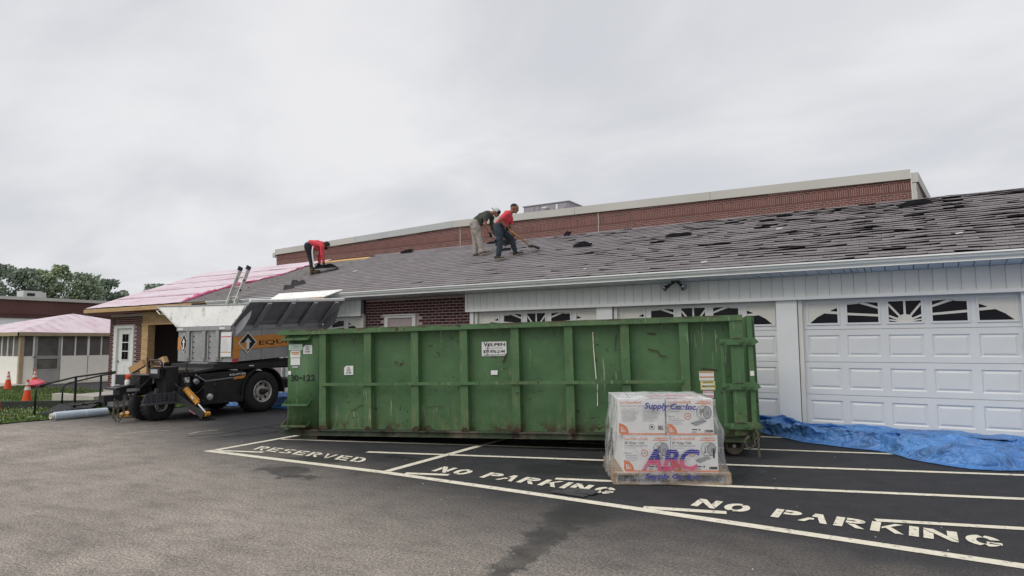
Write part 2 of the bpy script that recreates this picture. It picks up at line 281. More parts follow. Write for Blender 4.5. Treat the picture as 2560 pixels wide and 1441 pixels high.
# ------------------------------------------------------------------ mesh builder and object helpers
LOCAL = set()
def link(o, parent=None):
    COL.objects.link(o)
    if parent is not None:
        o.parent = parent
        if parent.type == 'EMPTY' and parent.name not in LOCAL: o.matrix_parent_inverse = Matrix.Translation(-parent.location)
    return o
def tag(o, label=None, cat=None, group=None, kind=None):
    if label: o['label'] = label
    if cat: o['category'] = cat
    if group: o['group'] = group
    if kind: o['kind'] = kind
    return o
def root(name, loc, label, cat, group=None, rot=None):
    o = bpy.data.objects.new(name, None); o.location = loc; o.empty_display_size = .3; COL.objects.link(o)
    if rot is not None: o.rotation_euler = rot; LOCAL.add(o.name)
    return tag(o, label, cat, group)
def clone(o, loc, label, group=None):
    c = o.copy(); COL.objects.link(c); c.location = loc
    if o.name in LOCAL: LOCAL.add(c.name)
    tag(c, label, None, group)
    for ch in o.children:
        d = ch.copy(); COL.objects.link(d); d.parent = c
        for g in ch.children:
            e = g.copy(); COL.objects.link(e); e.parent = d
    return c

class MB:
    def __init__(s): s.v = []; s.f = []; s.m = []
    def add(s, vs, fs, mi=0):
        b = len(s.v); s.v += [tuple(x) for x in vs]
        for f in fs: s.f.append([b+i for i in f]); s.m.append(mi)
        return s
    def poly(s, pts, mi=0): return s.add(pts, [list(range(len(pts)))], mi)
    def obox(s, o, u, v, w, mi=0):
        o, u, v, w = V(o), V(u), V(v), V(w)
        return s.add([o, o+u, o+u+v, o+v, o+w, o+u+w, o+u+v+w, o+v+w], [(3, 2, 1, 0), (4, 5, 6, 7), (0, 1, 5, 4), (1, 2, 6, 5), (2, 3, 7, 6), (3, 0, 4, 7)], mi)
    def box(s, x0, x1, y0, y1, z0, z1, mi=0): return s.obox((x0, y0, z0), (x1-x0, 0, 0), (0, y1-y0, 0), (0, 0, z1-z0), mi)
    def tube(s, p, q, r0, r1=None, n=10, caps=True, mi=0):
        p, q = V(p), V(q); r1 = r0 if r1 is None else r1; d = (q-p).normalized()
        a = d.orthogonal().normalized(); b = d.cross(a); vs = []; fs = []
        for c, r in ((p, r0), (q, r1)):
            for i in range(n):
                t_ = 2*math.pi*i/n; vs.append(c+a*(r*math.cos(t_))+b*(r*math.sin(t_)))
        for i in range(n): j = (i+1) % n; fs.append((i, j, n+j, n+i))
        if caps: fs += [tuple(range(n-1, -1, -1)), tuple(range(n, 2*n))]
        return s.add(vs, fs, mi)
    def path(s, pts, r, n=8, mi=0, closed=False):
        pts = [V(p) for p in pts]; vs = []; fs = []; k = len(pts); prev = None
        for i, p in enumerate(pts):
            d = (pts[min(i+1, k-1)]-pts[max(i-1, 0)]).normalized()
            if prev is None: a = d.orthogonal().normalized()
            else:
                a = prev-d*prev.dot(d); a = a.normalized() if a.length > 1e-6 else d.orthogonal().normalized()
            prev = a; b = d.cross(a); rr = r[i] if isinstance(r, (list, tuple)) else r
            for j in range(n):
                t_ = 2*math.pi*j/n; vs.append(p+a*(rr*math.cos(t_))+b*(rr*math.sin(t_)))
        for i in range(k-1):
            for j in range(n): j2 = (j+1) % n; fs.append((i*n+j, i*n+j2, (i+1)*n+j2, (i+1)*n+j))
        fs += [tuple(range(n-1, -1, -1)), tuple(range((k-1)*n, k*n))]
        return s.add(vs, fs, mi)
    def prism(s, pts, ext, mi=0):
        pts = [V(p) for p in pts]; e = V(ext); n = len(pts)
        fs = [tuple(range(n-1, -1, -1)), tuple(range(n, 2*n))]+[(i, (i+1) % n, n+(i+1) % n, n+i) for i in range(n)]
        return s.add(pts+[p+e for p in pts], fs, mi)
    def grid(s, fn, nu, nv, mi=0, closed=False):
        vs = [fn(i/(nu if closed else nu-1), j/(nv-1)) for j in range(nv) for i in range(nu)]; fs = []
        for j in range(nv-1):
            for i in range(nu if closed else nu-1):
                i2 = (i+1) % nu; fs.append((j*nu+i, j*nu+i2, (j+1)*nu+i2, (j+1)*nu+i))
        return s.add(vs, fs, mi)
    def lathe(s, prof, o, ax, n=24, mi=0):
        o, ax = V(o), V(ax).normalized(); a = ax.orthogonal().normalized(); b = ax.cross(a)
        vs = [o+ax*h+(a*math.cos(2*math.pi*i/n)+b*math.sin(2*math.pi*i/n))*r for r, h in prof for i in range(n)]; fs = []
        for k in range(len(prof)-1):
            for i in range(n): j = (i+1) % n; fs.append((k*n+i, k*n+j, (k+1)*n+j, (k+1)*n+i))
        return s.add(vs, fs, mi)
    def ell(s, c, rx, ry, rz, nu=14, nv=9, mi=0, ax=None):
        c = V(c); A = ax or (V((1, 0, 0)), V((0, 1, 0)), V((0, 0, 1)))
        def fn(a, b):
            t_ = 2*math.pi*a; p = math.pi*(b-.5)*.998
            return c+A[0]*(rx*math.cos(p)*math.cos(t_))+A[1]*(ry*math.cos(p)*math.sin(t_))+A[2]*(rz*math.sin(p))
        return s.grid(fn, nu, nv, mi, True)
    def text(s, txt, o, u, v, h, width=None, align='l', bold=0., shear=0., mi=0):
        vs, fs, x0, x1, cap = text_mesh(txt, bold, shear); o, u, v = V(o), V(u).normalized(), V(v).normalized()
        k = h/cap; ku = k if width is None else width/(x1-x0); sh = x0 if align == 'l' else (x1 if align == 'r' else (x0+x1)/2)
        return s.add([o+u*((x-sh)*ku)+v*(y*k) for x, y in vs], fs, mi)
    def strokes(s, segs, o, u, v, mi=0):
        for q in segs: s.poly([V(o)+V(u)*a+V(v)*b for a, b in q], mi)
        return s
    def build(s, name, mats, parent=None, smooth=None, fix=False, **kw):
        me = bpy.data.meshes.new(name); me.from_pydata(s.v, [], s.f)
        mats = mats if isinstance(mats, (list, tuple)) else [mats]
        for m in mats: me.materials.append(MT[m] if isinstance(m, str) else m)
        if len(mats) > 1: me.polygons.foreach_set('material_index', s.m)
        if fix:
            bm = bmesh.new(); bm.from_mesh(me); bmesh.ops.remove_doubles(bm, verts=bm.verts, dist=1e-5); bmesh.ops.recalc_face_normals(bm, faces=bm.faces); bm.to_mesh(me); bm.free()
        if smooth is not None:
            me.polygons.foreach_set('use_smooth', [True]*len(me.polygons))
            if smooth < 180: me.set_sharp_from_angle(angle=math.radians(smooth))
        me.update()
        o = bpy.data.objects.new(name, me); link(o, parent); tag(o, **kw); return o
_TC = {}
def text_mesh(txt, bold=0., shear=0.):
    key = (txt, bold, shear)
    if key in _TC: return _TC[key]
    def get(x):
        cu = bpy.data.curves.new('tmp', 'FONT'); cu.body = x; cu.size = 1; cu.offset = bold; cu.shear = shear; cu.resolution_u = 3
        o = bpy.data.objects.new('tmp', cu); COL.objects.link(o); dg = bpy.context.evaluated_depsgraph_get(); dg.update()
        me = bpy.data.meshes.new_from_object(o.evaluated_get(dg)); r = ([(q.co.x, q.co.y) for q in me.vertices], [tuple(p.vertices) for p in me.polygons])
        bpy.data.objects.remove(o); bpy.data.curves.remove(cu); bpy.data.meshes.remove(me); return r
    vs, fs = get(txt)
    if 'cap' not in _TC: _TC['cap'] = max(y for _, y in get('H')[0])
    xs = [x for x, _ in vs]; _TC[key] = (vs, fs, min(xs), max(xs), _TC['cap']); return _TC[key]
def shared(name, me, loc, parent, rot=None):
    o = bpy.data.objects.new(name, me); o.location = loc
    if rot: o.rotation_euler = rot
    return link(o, parent)
def nz(x, y, z=0.): return noise.noise(V((x, y, z)))
def gz(x):
    t_ = min(1, max(0, (-x-9)/15)); return -.25*(t_*t_*(3-2*t_))

# ================================================================== GROUND
xs = sorted(set([-400, -250, -150, -100, -70, -50, -40]+[-34+.5*i for i in range(0, 80)]+[8, 15, 30, 60, 120, 250]))
ys = [-60, -30, -10, 0, 2, 4, 6, 8, 10, 12, 14, 18, 25, 40, 70, 120, 250, 500]
b = MB(); b.add([(x, y, gz(x)) for y in ys for x in xs], [(j*len(xs)+i, j*len(xs)+i+1, (j+1)*len(xs)+i+1, (j+1)*len(xs)+i) for j in range(len(ys)-1) for i in range(len(xs)-1)])
lot = b.build('parking_lot', 'asphalt', kind='structure')
lot['label'] = 'worn asphalt lot, newer black sealed part beside the bin'

def line(pts, wd, name='painted_line', m='line', z=.004):
    b = MB()
    for i in range(len(pts)-1):
        p, q = V((*pts[i], 0)), V((*pts[i+1], 0)); d = (q-p).normalized(); n = V((-d.y, d.x, 0))*wd/2
        k = max(1, int((q-p).length/.5))
        for j in range(k):
            a, c = p.lerp(q, j/k), p.lerp(q, (j+1)/k); e = .004
            w0 = 1+e*0+nz(a.x*9, a.y*9)*.10; w1 = 1+nz(c.x*9, c.y*9)*.10
            b.poly([(a.x-n.x*w0, a.y-n.y*w0, gz(a.x)+z), (c.x-n.x*w1, c.y-n.y*w1, gz(c.x)+z), (c.x+n.x*w1, c.y+n.y*w1, gz(c.x)+z), (a.x+n.x*w0, a.y+n.y*w0, gz(a.x)+z)])
    return b.build(name, m, lot)
line([(-8.36, 5.47), (-5.2, 5.585), (-3.4, 5.545), (-1.56, 5.483), (.51, 5.395), (3.5, 5.26)], .115)
line([(-8.30, 5.54), (-8.47, 7.08), (-8.60, 8.6)], .10, z=.0045)
line([(-5.21, 5.65), (-5.36, 7.92), (-5.5, 9.8)], .10, z=.0045)
for a_, c_, w_ in (((-8.22, 5.55), (-7.56, 5.774), .085), ((-8.35, 6.70), (-3.0, 8.55), .085), ((-6.36, 6.50), (4.0, 10.03), .095), ((-4.95, 5.66), (-4.47, 5.835), .09),
                   ((-3.36, 6.255), (4.0, 8.73), .095), ((-2.12, 5.575), (-1.45, 5.765), .10), ((-.36, 6.145), (3.6, 7.36), .095), ((-4.4, 8.58), (1.2, 10.27), .085), ((-3.2, 10.25), (.2, 11.25), .085)):
    line([a_, c_], w_, z=.005)
for pts in ([(-9.94, 6.15), (-9.75, 6.6), (-9.85, 7.2), (-9.93, 7.95), (-9.7, 8.6)], [(-9.42, 6.42), (-9.1, 6.9), (-9.25, 7.45), (-9.1, 8.0)], [(-9.9, 7.5), (-9.3, 7.55), (-8.7, 7.75)], [(-9.2, 7.1), (-8.75, 7.35)]):
    line(pts, .05, 'crack_seal', 'tar', .003)
line([(-10.2, 6.35), (-10.35, 6.62), (-10.25, 6.9)], .02, 'chalk_mark', 'line', .003); line([(-11.2, 5.7), (-11.3, 6.1), (-11.0, 6.5)], .018, 'chalk_mark', 'line', .003)

def rb(pts, wd):
    """ribbon quads along a polyline"""
    P = [V((*p, 0)) for p in pts]; N = []
    for i in range(len(P)):
        d = (P[min(i+1, len(P)-1)]-P[max(i-1, 0)]).normalized(); N.append(V((-d.y, d.x, 0))*wd/2)
    return [[(P[i]-N[i])[:2], (P[i+1]-N[i+1])[:2], (P[i+1]+N[i+1])[:2], (P[i]+N[i])[:2]] for i in range(len(P)-1)]
def arc(cx, cy, rx, ry, a0, a1, n=7): return [(cx+rx*math.cos(math.radians(a0+(a1-a0)*i/n)), cy+ry*math.sin(math.radians(a0+(a1-a0)*i/n))) for i in range(n+1)]
def letter(ch, W, H, T):
    L = lambda *p: rb([(x*W, y*H) for x, y in p], T)
    A = lambda *a: rb([(x*W, y*H) for x, y in arc(*a)], T)
    h = T/2/W; k = T/2/H
    stem = L((h, 0), (h, 1))
    if ch == 'N': return [[(0, 0), (2*h*W, 0), (2*h*W, .55*H), (0, .85*H)], [(0, .93*H), (0, H), (2*h*W, H), (W, .06*H), (W, 0), (.80*W, 0)], [(W-2*h*W, H), (W, H), (W, .15*H), (W-2*h*W, .45*H)]]
    if ch == 'O': return A(.5, .5, .5-h, .5-k, 250, 75) + A(.5, .5, .5-h, .5-k, 62, -98)
    if ch == 'G': return A(.5, .5, .5-h, .5-k, 262, 98) + A(.5, .5, .5-h, .5-k, 84, 22) + L((.58, .36), (1, .36)) + A(.5, .5, .5-h, .5-k, 335, 278)
    if ch == 'I': return stem
    if ch in 'PR':
        bowl = L((.36, 1-k), (.6, 1-k)) + A(.6, .74, .4-h, .26-k, 90, -90) + L((.6, .48+k), (.36, .48+k))
        return stem + bowl + ([[(.42*W, .40*H), (.68*W, .40*H), (1.02*W, 0), (.74*W, 0)]] if ch == 'R' else [])
    if ch == 'A': return [[(0, 0), (.24*W, 0), (.40*W, .28*H), (.52*W, .28*H), (.52*W, .46*H), (.30*W, .46*H)], [(.40*W, .62*H), (.46*W, H), (.68*W, H), (.62*W, .6*H)], [(.62*W, .55*H), (.68*W, H), (.74*W, H), (1.02*W, 0), (.78*W, 0)]]
    if ch == 'K': return stem + [[(.34*W, .52*H), (.34*W, .36*H), (1.0*W, H), (.74*W, H)], [(.46*W, .48*H), (.62*W, .62*H), (1.04*W, 0), (.78*W, 0)]]
    if ch == 'E': return stem + L((.36, k), (1, k)) + L((.36, .5), (.9, .5)) + L((.36, 1-k), (1, 1-k))
    if ch == 'D': return stem + L((.36, 1-k), (.55, 1-k)) + A(.55, .5, .45-h, .5-k, 90, -90) + L((.55, k), (.36, k))
    if ch == 'V': return [[(0, H), (.24*W, H), (.46*W, .1*H), (.46*W, 0), (.40*W, 0)], [(.76*W, H), (W, H), (.62*W, 0), (.54*W, 0), (.54*W, .1*H)]]
    if ch == 'S': return L((1, 1-k), (.45, 1-k)) + A(.4, .74, .4-h, .26-k, 100, 262) + L((.52, .5), (.6, .5)) + A(.6, .26, .4-h, .26-k, 82, -80) + L((.55, k), (0, k))
    return []
def word(s, xoff, o, du, up, W, H, T):
    du = V((*du, 0)).normalized(); up = V((*up, 0)).normalized(); o = V((*o, .0055))
    for ch, x in zip(s, xoff):
        MB().strokes(letter(ch, W, H, T), o+du*x, du, up).build('painted_letter', 'line', lot)
word('RESERVED', [.262*i for i in range(8)], (-7.888, 5.848), (1, .019), (-.55, 1), .205, .300, .058)
NP = [0, .266, .677, .885, 1.148, 1.405, 1.661, 1.754, 2.015]
word('NOPARKING', NP, (-4.783, 5.912), (1, -.019), (-.12, 1), .205, .29, .062)
word('NOPARKING', NP, (-1.785, 5.847), (1, -.037), (.0, 1), .215, .30, .064)

# lawn (sheet a little above the lot), grass blades as one mass
def lawn_edge(y): return -15.45+.25*nz(y*.9, 3.)+(-.35 if y > 8.4 else 0)
b = MB(); YL = [-6+.5*i for i in range(36)]
for i in range(len(YL)-1):
    y0, y1 = YL[i], YL[i+1]; X0 = [lawn_edge(y0), -18, -21, -24, -28, -32, -40, -58]; X1 = [lawn_edge(y1)]+X0[1:]
    for k in range(7): b.poly([(X0[k], y0, gz(X0[k])+.02), (X0[k+1], y0, gz(X0[k+1])+.02), (X1[k+1], y1, gz(X1[k+1])+.02), (X1[k], y1, gz(X1[k])+.02)])
lawn = b.build('lawn', 'soil', kind='structure')
b = MB(); cl = MB(); R = random.Random(3)
for i in range(34000):
    x = -15.3-R.random()**1.4*17; y = 4.6+R.random()*8.2
    if x > lawn_edge(y) or (y > 11.6 and x > -24.6): continue
    if -20.6 < x < -17.4 and 8.6 < y < 10.2 and R.random() < .75: continue
    h = R.uniform(.03, .095); a = R.random()*6.28; wv = R.uniform(.008, .02); lx, ly = R.uniform(-.04, .04), R.uniform(-.04, .04); z = gz(x)+.015
    b.poly([(x-wv*math.cos(a), y-wv*math.sin(a), z), (x+wv*math.cos(a), y+wv*math.sin(a), z), (x+lx, y+ly, z+h)])
    if y < 8.0 and x > -22 and R.random() < .05: cl.ell((x, y, z+h), .011, .011, .010, 5, 4)
tag(b.build('grass', 'grass'), 'short green grass beside the asphalt', 'grass', kind='stuff')
tag(cl.build('clover', 'clover'), 'white clover heads scattered in the near lawn', 'clover', kind='stuff')

# ================================================================== GARAGE BUILDING
GAR = root('garage_building', (-10, 11.9, 0), 'long low garage with white sectional doors and half-stripped shingle roof', 'building')
YF = 11.9
def bricks(parent, mats, x0, x1, z0, z1, y, holes=(), limit=300, bl=.203, bh=.0677, jt=.0125, depth=.05, prefer=1, name='brick'):
    """running-bond bricks proud of the joint plane y; the largest in view as single parts, the rest joined"""
    cells = []; r = 0; z = z0
    while z+bh-jt <= z1+1e-6:
        x = x0-(bl/2 if r % 2 else 0)
        while x < x1:
            a, c = max(x, x0), min(x+bl-jt, x1)
            if c-a > .03 and not any(a < h1 and c > h0 and z < k1 and z+bh-jt > k0 for h0, h1, k0, k1 in holes): cells.append((a, c, z))
            x += bl
        z += bh; r += 1
    cells.sort(key=lambda q: (q[0]**2+y*y)*(.6 if q[2] > 1.2 and prefer == 1 else 1)); me = {}
    rest = MB()
    for i, (a, c, z) in enumerate(cells):
        j = RND.uniform(-.0015, .002)
        if i < limit:
            k = round(c-a, 3)
            if k not in me: me[k] = MB().box(-k/2, k/2, -.004, depth, 0, bh-jt).build_mesh(name, mats)
            shared(name, me[k], ((a+c)/2, y+j, z), parent)
        else: rest.box(a, c, y-.004+j, y+.01, z, z+bh-jt)
    if rest.v: rest.build(name+'work', mats, parent, kind='stuff')
def _bm(s, name, m):
    me = bpy.data.meshes.new(name); me.from_pydata(s.v, [], s.f); me.materials.append(MT[m]); return me
MB.build_mesh = _bm

# walls behind everything
for q in ((-11.75, -8.44, YF, 12.3, 0, 2.56), (-17.4, -14.85, YF, 12.3, -.2, 2.56)): MB().box(*q).build('wall', 'mortar_d', GAR)
MB().prism([(-24.06, YF, -.35), (-23.72, YF, -.35), (-23.72, YF, 2.12), (-22.46, YF, 2.12), (-22.46, YF, -.35), (-21.95, YF, -.35), (-21.95, YF, 2.52), (-24.06, YF, 2.52)], (0, .4, 0)).build('wall', 'mortar_d', GAR)
MB().box(-24.06, 5, 20.1, 20.4, -.4, 2.6).box(-24.06, -23.9, 12.31, 20.1, -.4, 2.6).box(4.8, 5, 12.31, 20.1, -.4, 2.6).box(-17.5, -17.4, 12.31, 20.1, -.3, 2.6).build('rear_wall', 'mortar_d', GAR)
MB().box(-8.44, 5, 12.2, 12.3, 0, 2.56).box(-14.85, -11.75, 12.2, 12.3, 0, 2.56).build('door_backing', 'dark', GAR)
MB().box(-24.2, -21.95, 11.84, 12.0, -.5, -.06).build('foundation', 'concrete', GAR)
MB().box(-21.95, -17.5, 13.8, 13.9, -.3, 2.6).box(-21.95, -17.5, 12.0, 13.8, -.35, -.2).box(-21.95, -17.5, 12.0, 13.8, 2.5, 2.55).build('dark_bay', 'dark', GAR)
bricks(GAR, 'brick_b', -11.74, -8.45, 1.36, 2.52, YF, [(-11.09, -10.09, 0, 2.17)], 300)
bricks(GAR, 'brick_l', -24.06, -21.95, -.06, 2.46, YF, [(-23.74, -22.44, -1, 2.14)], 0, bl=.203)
bricks(GAR, 'brick_l', -23.80, -23.735, 2.13, 2.40, 11.893, (), 0)
# the left man door
d = MB().box(-23.72, -23.54, 11.86, 11.98, -.06, 2.12).box(-22.55, -22.46, 11.86, 11.98, -.06, 2.12).box(-23.54, -22.55, 11.86, 11.98, 2.03, 2.12).build('entry_door_frame', 'white', GAR)
d = MB().box(-23.53, -22.56, 11.93, 11.97, -.05, 2.02).build('entry_door', 'white', GAR, label='white nine-pane entry door at the far left corner')
MB().box(-23.27, -22.82, 11.915, 11.928, .95, 1.88).build('window_frame', 'white', d)
for i in range(2):
    for j in range(3): MB().box(-23.24+i*.205, -23.06+i*.205, 11.905, 11.913, .98+j*.297, 1.24+j*.297).build('window_pane', 'glass', d)
for i in range(2): MB().box(-23.35+i*.36, -23.08+i*.36, 11.918, 11.929, .10, .78).build('door_panel', 'white', d)
MB().ell((-23.46, 11.90, .9), .03, .03, .03).build('door_knob', 'steel', d)
# raw lumber opening
MB().box(-21.95, -21.58, 11.86, 12.1, -.2, 2.16).build('lumber_post', 'wood', GAR)
MB().box(-21.95, -17.4, 11.87, 12.05, 2.17, 2.55).build('plywood_header', 'ply', GAR)
MB().box(-21.95, -17.4, 11.84, 11.868, 2.12, 2.168).build('lumber_ledger', 'wood', GAR)
MB().box(-24.68, -21.2, 11.30, 11.335, 2.575, 2.70).build('fascia_board', 'wood', GAR); MB().box(-21.19, -18.3, 11.30, 11.335, 2.575, 2.70).build('fascia_board', 'wood', GAR)
MB().box(-24.66, -18.3, 11.34, 11.86, 2.60, 2.63).build('eave_underside', 'ply', GAR)
# siding band of vertical boards over the doors, with its bottom trim
def siding(x0, x1):
    n = round((x1-x0)/.178); wd = (x1-x0)/n
    me = MB().prism([(0, 0, 2.205), (.008, -.008, 2.205), (wd-.010, -.008, 2.205), (wd-.003, 0, 2.205)], (0, 0, .345)).build_mesh('siding_board', 'siding')
    for i in range(n): shared('siding_board', me, (x0+i*wd, 11.735, 0), GAR)
    MB().box(x0, x1, 11.736, 11.85, 2.205, 2.55).build('siding_backing', 'grey', GAR)
    MB().box(x0-.02, x1+.02, 11.70, 11.86, 2.150, 2.203).build('header_trim', 'white', GAR)
siding(-8.48, 4.7); siding(-14.95, -11.76)
MB().box(-8.53, -8.482, 11.71, 11.88, 2.15, 2.55).build('corner_trim', 'white', GAR)
for a_, c_ in ((-2.02, -1.69), (-5.36, -5.03), (1.30, 1.63), (-8.44, -8.345)): MB().box(a_, c_, 11.765, 12.15, -.02, 2.149).build('pillar', 'white', GAR)
for c_ in (-.144, -3.468, -6.792, -13.27, 3.18):
    for q in (c_-1.535, c_+1.47): MB().box(q, q+.065, 11.80, 11.88, 0, 2.149).build('door_jamb', 'cream', GAR)
# sectional doors
RW, CW, NX0 = .5334, .5836, -2.5*.5836-.03
def raised(wd, h):
    b = MB(); ins = [(0, 0), (.022, .017), (.055, .004)]; rings = []
    for i, d_ in ins: rings.append([(i, d_, i), (wd-i, d_, i), (wd-i, d_, h-i), (i, d_, h-i)])
    for k in range(2):
        for j in range(4): b.poly([rings[k][j], rings[k][(j+1) % 4], rings[k+1][(j+1) % 4], rings[k+1][j]])
    b.poly(rings[2]); return b
PW, PH, P0 = .48, .345, .094
me_panel = raised(PW, PH).build_mesh('raised_panel', 'door')
WX0 = -2.5*CW
def section_mesh(win):
    b = MB(); z0, z1 = .003, RW-.003; xl, xr = WX0-.04, WX0+5*CW+.04; h0, h1 = (.075, .46) if win else (P0, P0+PH)
    b.box(xl, xr, 0, .04, z0, h0); b.box(xl, xr, 0, .04, h1, z1)
    e = [xl]; pw = .50 if win else PW
    for i in range(5): c = WX0+(i+.5)*CW; e += [c-pw/2, c+pw/2]
    e.append(xr)
    for i in range(0, 12, 2): b.box(e[i], e[i+1], 0, .04, h0, h1)
    return b.build_mesh('door_section', 'door')
me_sec, me_secw = section_mesh(False), section_mesh(True)
ww, wh = .44, .325
def fl(polys): return [[(x*ww, z*wh) for x, z in p] for p in polys]
g1 = [[(0, 0), (.05, 0), (.30, .30), (.56, .50), (.78, .60), (.78, .64), (1, .76), (1, 1), (0, 1)], [(.56, .50), (.62, .485), (1, .44), (1, .57), (.78, .60)]]
g2 = [[(0, 1), (0, .90), (.34, .93), (.40, 1)], [(.34, .97), (.56, 1), (1, .76), (1, .66), (.62, .84)], [(0, .50), (1, .39), (1, .28), (0, .38)], [(.56, 1), (.60, 1), (1, .96), (1, 1)]]
def ray_(a, t_):
    c, s_ = math.cos(math.radians(a)), math.sin(math.radians(a)); n = (-s_*t_, c*t_/.74)
    r1 = min(.5/abs(c) if abs(c) > 1e-3 else 9, 1.*.74/abs(s_) if abs(s_) > 1e-3 else 9)
    return [(.5+.2*c+n[0], .2*s_/.74+n[1]), (.5+.2*c-n[0], .2*s_/.74-n[1]), (.5+r1*c-n[0], min(1, r1*s_/.74-n[1])), (.5+r1*c+n[0], min(1, r1*s_/.74+n[1]))]
g3 = [[(.5+.27*math.cos(math.radians(a)), .27*math.sin(math.radians(a))/.74) for a in range(0, 181, 15)]]+[ray_(a, .035) for a in (90, 52, 128, 24, 156)]+[ray_(a, .025) for a in (9, 171)]
mir = lambda g: [[(1-x, z) for x, z in p][::-1] for p in g]
me_gr = []
for g in (g1, g2, g3, mir(g2), mir(g1)):
    b = MB()
    for k, p in enumerate(fl(g)): b.prism([(x, -.004-.0006*k, z) for x, z in p], (0, .006, 0))
    me_gr.append(b.build_mesh('window_grille', 'cream'))
b = MB(); o_, i_ = .03, .0
b.box(-o_, ww+o_, -.016, .012, -o_, 0); b.box(-o_, ww+o_, -.016, .012, wh, wh+o_); b.box(-o_, 0, -.016, .012, 0, wh); b.box(ww, ww+o_, -.016, .012, 0, wh)
me_wf = b.build_mesh('window_frame', 'door'); me_wp = MB().box(0, ww, .006, .02, 0, wh).build_mesh('window_pane', 'glass')
b = MB()
for z_ in (.075, .43): pass
DL = {-.144: 'fully visible white garage door right of the bin, sunburst windows', -3.468: 'white garage door behind the right half of the bin', -6.792: 'white garage door just right of the dark brick bay', -13.27: 'white garage door left of the dark brick bay', 3.18: 'white garage door at the right end of the garage'}
for cxd, lb in DL.items():
    d = MB().box(WX0-.04, WX0+5*CW+.04, .045, .06, 0, 4*RW).build('garage_door', 'door'); COL.objects.unlink(d); d.location = (cxd, YF-.03, .05); link(d, GAR); d['label'] = lb
    for r in range(4):
        shared('door_section', me_secw if r == 3 else me_sec, (0, 0, r*RW), d)
        for c in range(5):
            x = WX0+(c+.5)*CW
            if r < 3: shared('raised_panel', me_panel, (x-PW/2, 0, r*RW+P0), d)
            else:
                z = r*RW+.105
                shared('window_frame', me_wf, (x-ww/2, 0, z), d); shared('window_pane', me_wp, (x-ww/2, 0, z), d); shared('window_grille', me_gr[c], (x-ww/2, 0, z), d)
    shared('bottom_seal', MB().box(WX0-.04, WX0+5*CW+.04, -.004, .05, -.05, -.001).build_mesh('bottom_seal', 'cream'), (0, 0, 0), d)
# service door inside the brick bay
d = MB().box(-11.08, -10.98, 11.86, 11.99, 0, 2.08).box(-10.20, -10.10, 11.86, 11.99, 0, 2.08).box(-11.08, -10.10, 11.86, 11.99, 2.081, 2.14).box(-11.11, -10.07, 11.82, 11.99, 2.141, 2.165).build('service_door_frame', 'white', GAR)
d = MB().box(-10.97, -10.21, 11.95, 11.985, 0, 2.075).build('service_door', 'white', GAR); MB().box(-10.86, -10.32, 11.935, 11.949, 1.15, 1.95).build('window_pane', 'glass', d)
# soffit strips and gutter
n = 118; wd = (4.9+17.3)/n
me_s = MB().obox((.004, 11.36, 2.585), (wd-.012, 0, 0), (0, .385, -.033), (0, 0, .01)).build_mesh('soffit_strip', 'soffit')
me_s2 = MB().obox((.004, 11.36, 2.585), (wd*.45, 0, 0), (0, .385, -.033), (0, 0, .01)).obox((wd*.55, 11.36, 2.585), (wd*.42, 0, 0), (0, .385, -.033), (0, 0, .01)).build_mesh('soffit_strip', 'soffit')
for i in range(n): shared('soffit_strip', me_s2 if i % 12 in (3, 4) else me_s, (-17.3+i*wd, 0, 0), GAR)
MB().obox((-17.3, 11.37, 2.602), (22.2, 0, 0), (0, .38, -.033), (0, 0, .01)).build('soffit_backing', 'dark', GAR)
pr = [(11.40, 2.60), (11.325, 2.60), (11.318, 2.612), (11.300, 2.628), (11.268, 2.652), (11.262, 2.675), (11.262, 2.70), (11.25, 2.705), (11.25, 2.715), (11.285, 2.715), (11.285, 2.68), (11.33, 2.62), (11.39, 2.62)]
MB().prism([(-17.5, y, z) for y, z in pr], (22.4, 0, 0)).build('gutter', 'gutter', GAR)
MB().box(-17.5, 4.9, 11.391, 11.42, 2.595, 2.71).build('fascia', 'gutter', GAR)
MB().box(-17.5, 4.9, 11.236, 11.2495, 2.694, 2.718).build('gutter_lip', 'lip', GAR); MB().box(-17.5, 4.9, 11.292, 11.3245, 2.592, 2.606).build('gutter_lip', 'lip', GAR)

# ------------------------------------------------------------------ roof
SL = math.atan(.375); CS, SN = math.cos(SL), math.sin(SL); EY, EZ, SMAX = 11.38, 2.73, 4.77
def R3(x, s, h=0.): return V((x, EY+s*CS-h*SN, EZ+s*SN+h*CS))
RX0, RX1 = -24.72, 5.0
b = MB(); b.prism([R3(RX0, 0, -.02), R3(RX0, SMAX, -.02), (RX0, EY+2*SMAX*CS, EZ-.02), (RX0, EY+2*SMAX*CS, EZ-.06), R3(RX0, SMAX, -.05), R3(RX0, 0, -.05)], (RX1-RX0, 0, 0)); b.build('roof_deck', 'ply', GAR)
MB().poly([R3(RX0+.02, 0, -.05), (RX0+.02, EY+2*SMAX*CS, EZ-.06), R3(RX0+.02, SMAX, -.05)]).build('gable_end', 'ply', GAR)
MB().poly([(RX0, EY+SMAX*CS, EZ+SMAX*SN-.004), (RX1, EY+SMAX*CS, EZ+SMAX*SN-.004), (RX1, EY+2*SMAX*CS, EZ), (RX0, EY+2*SMAX*CS, EZ)]).build('rear_roof_slope', 'felt', GAR)
def pl(tab, s):
    for i in range(len(tab)-1):
        if s <= tab[i+1][0]: k = (s-tab[i][0])/(tab[i+1][0]-tab[i][0]); return tab[i][1]+(tab[i+1][1]-tab[i][1])*max(0, k)
    return tab[-1][1]
PKR = [(0, -18.95), (.9, -19.05), (1.5, -18.95), (2.2, -18.3), (2.8, -17.75), (3.9, -17.75), (4.77, -17.3)]
SHL = [(0, -17.5), (.18, -17.4), (1.45, -16.1), (2.38, -15.95), (3.0, -15.9), (4.13, -15.45), (4.77, -15.2)]
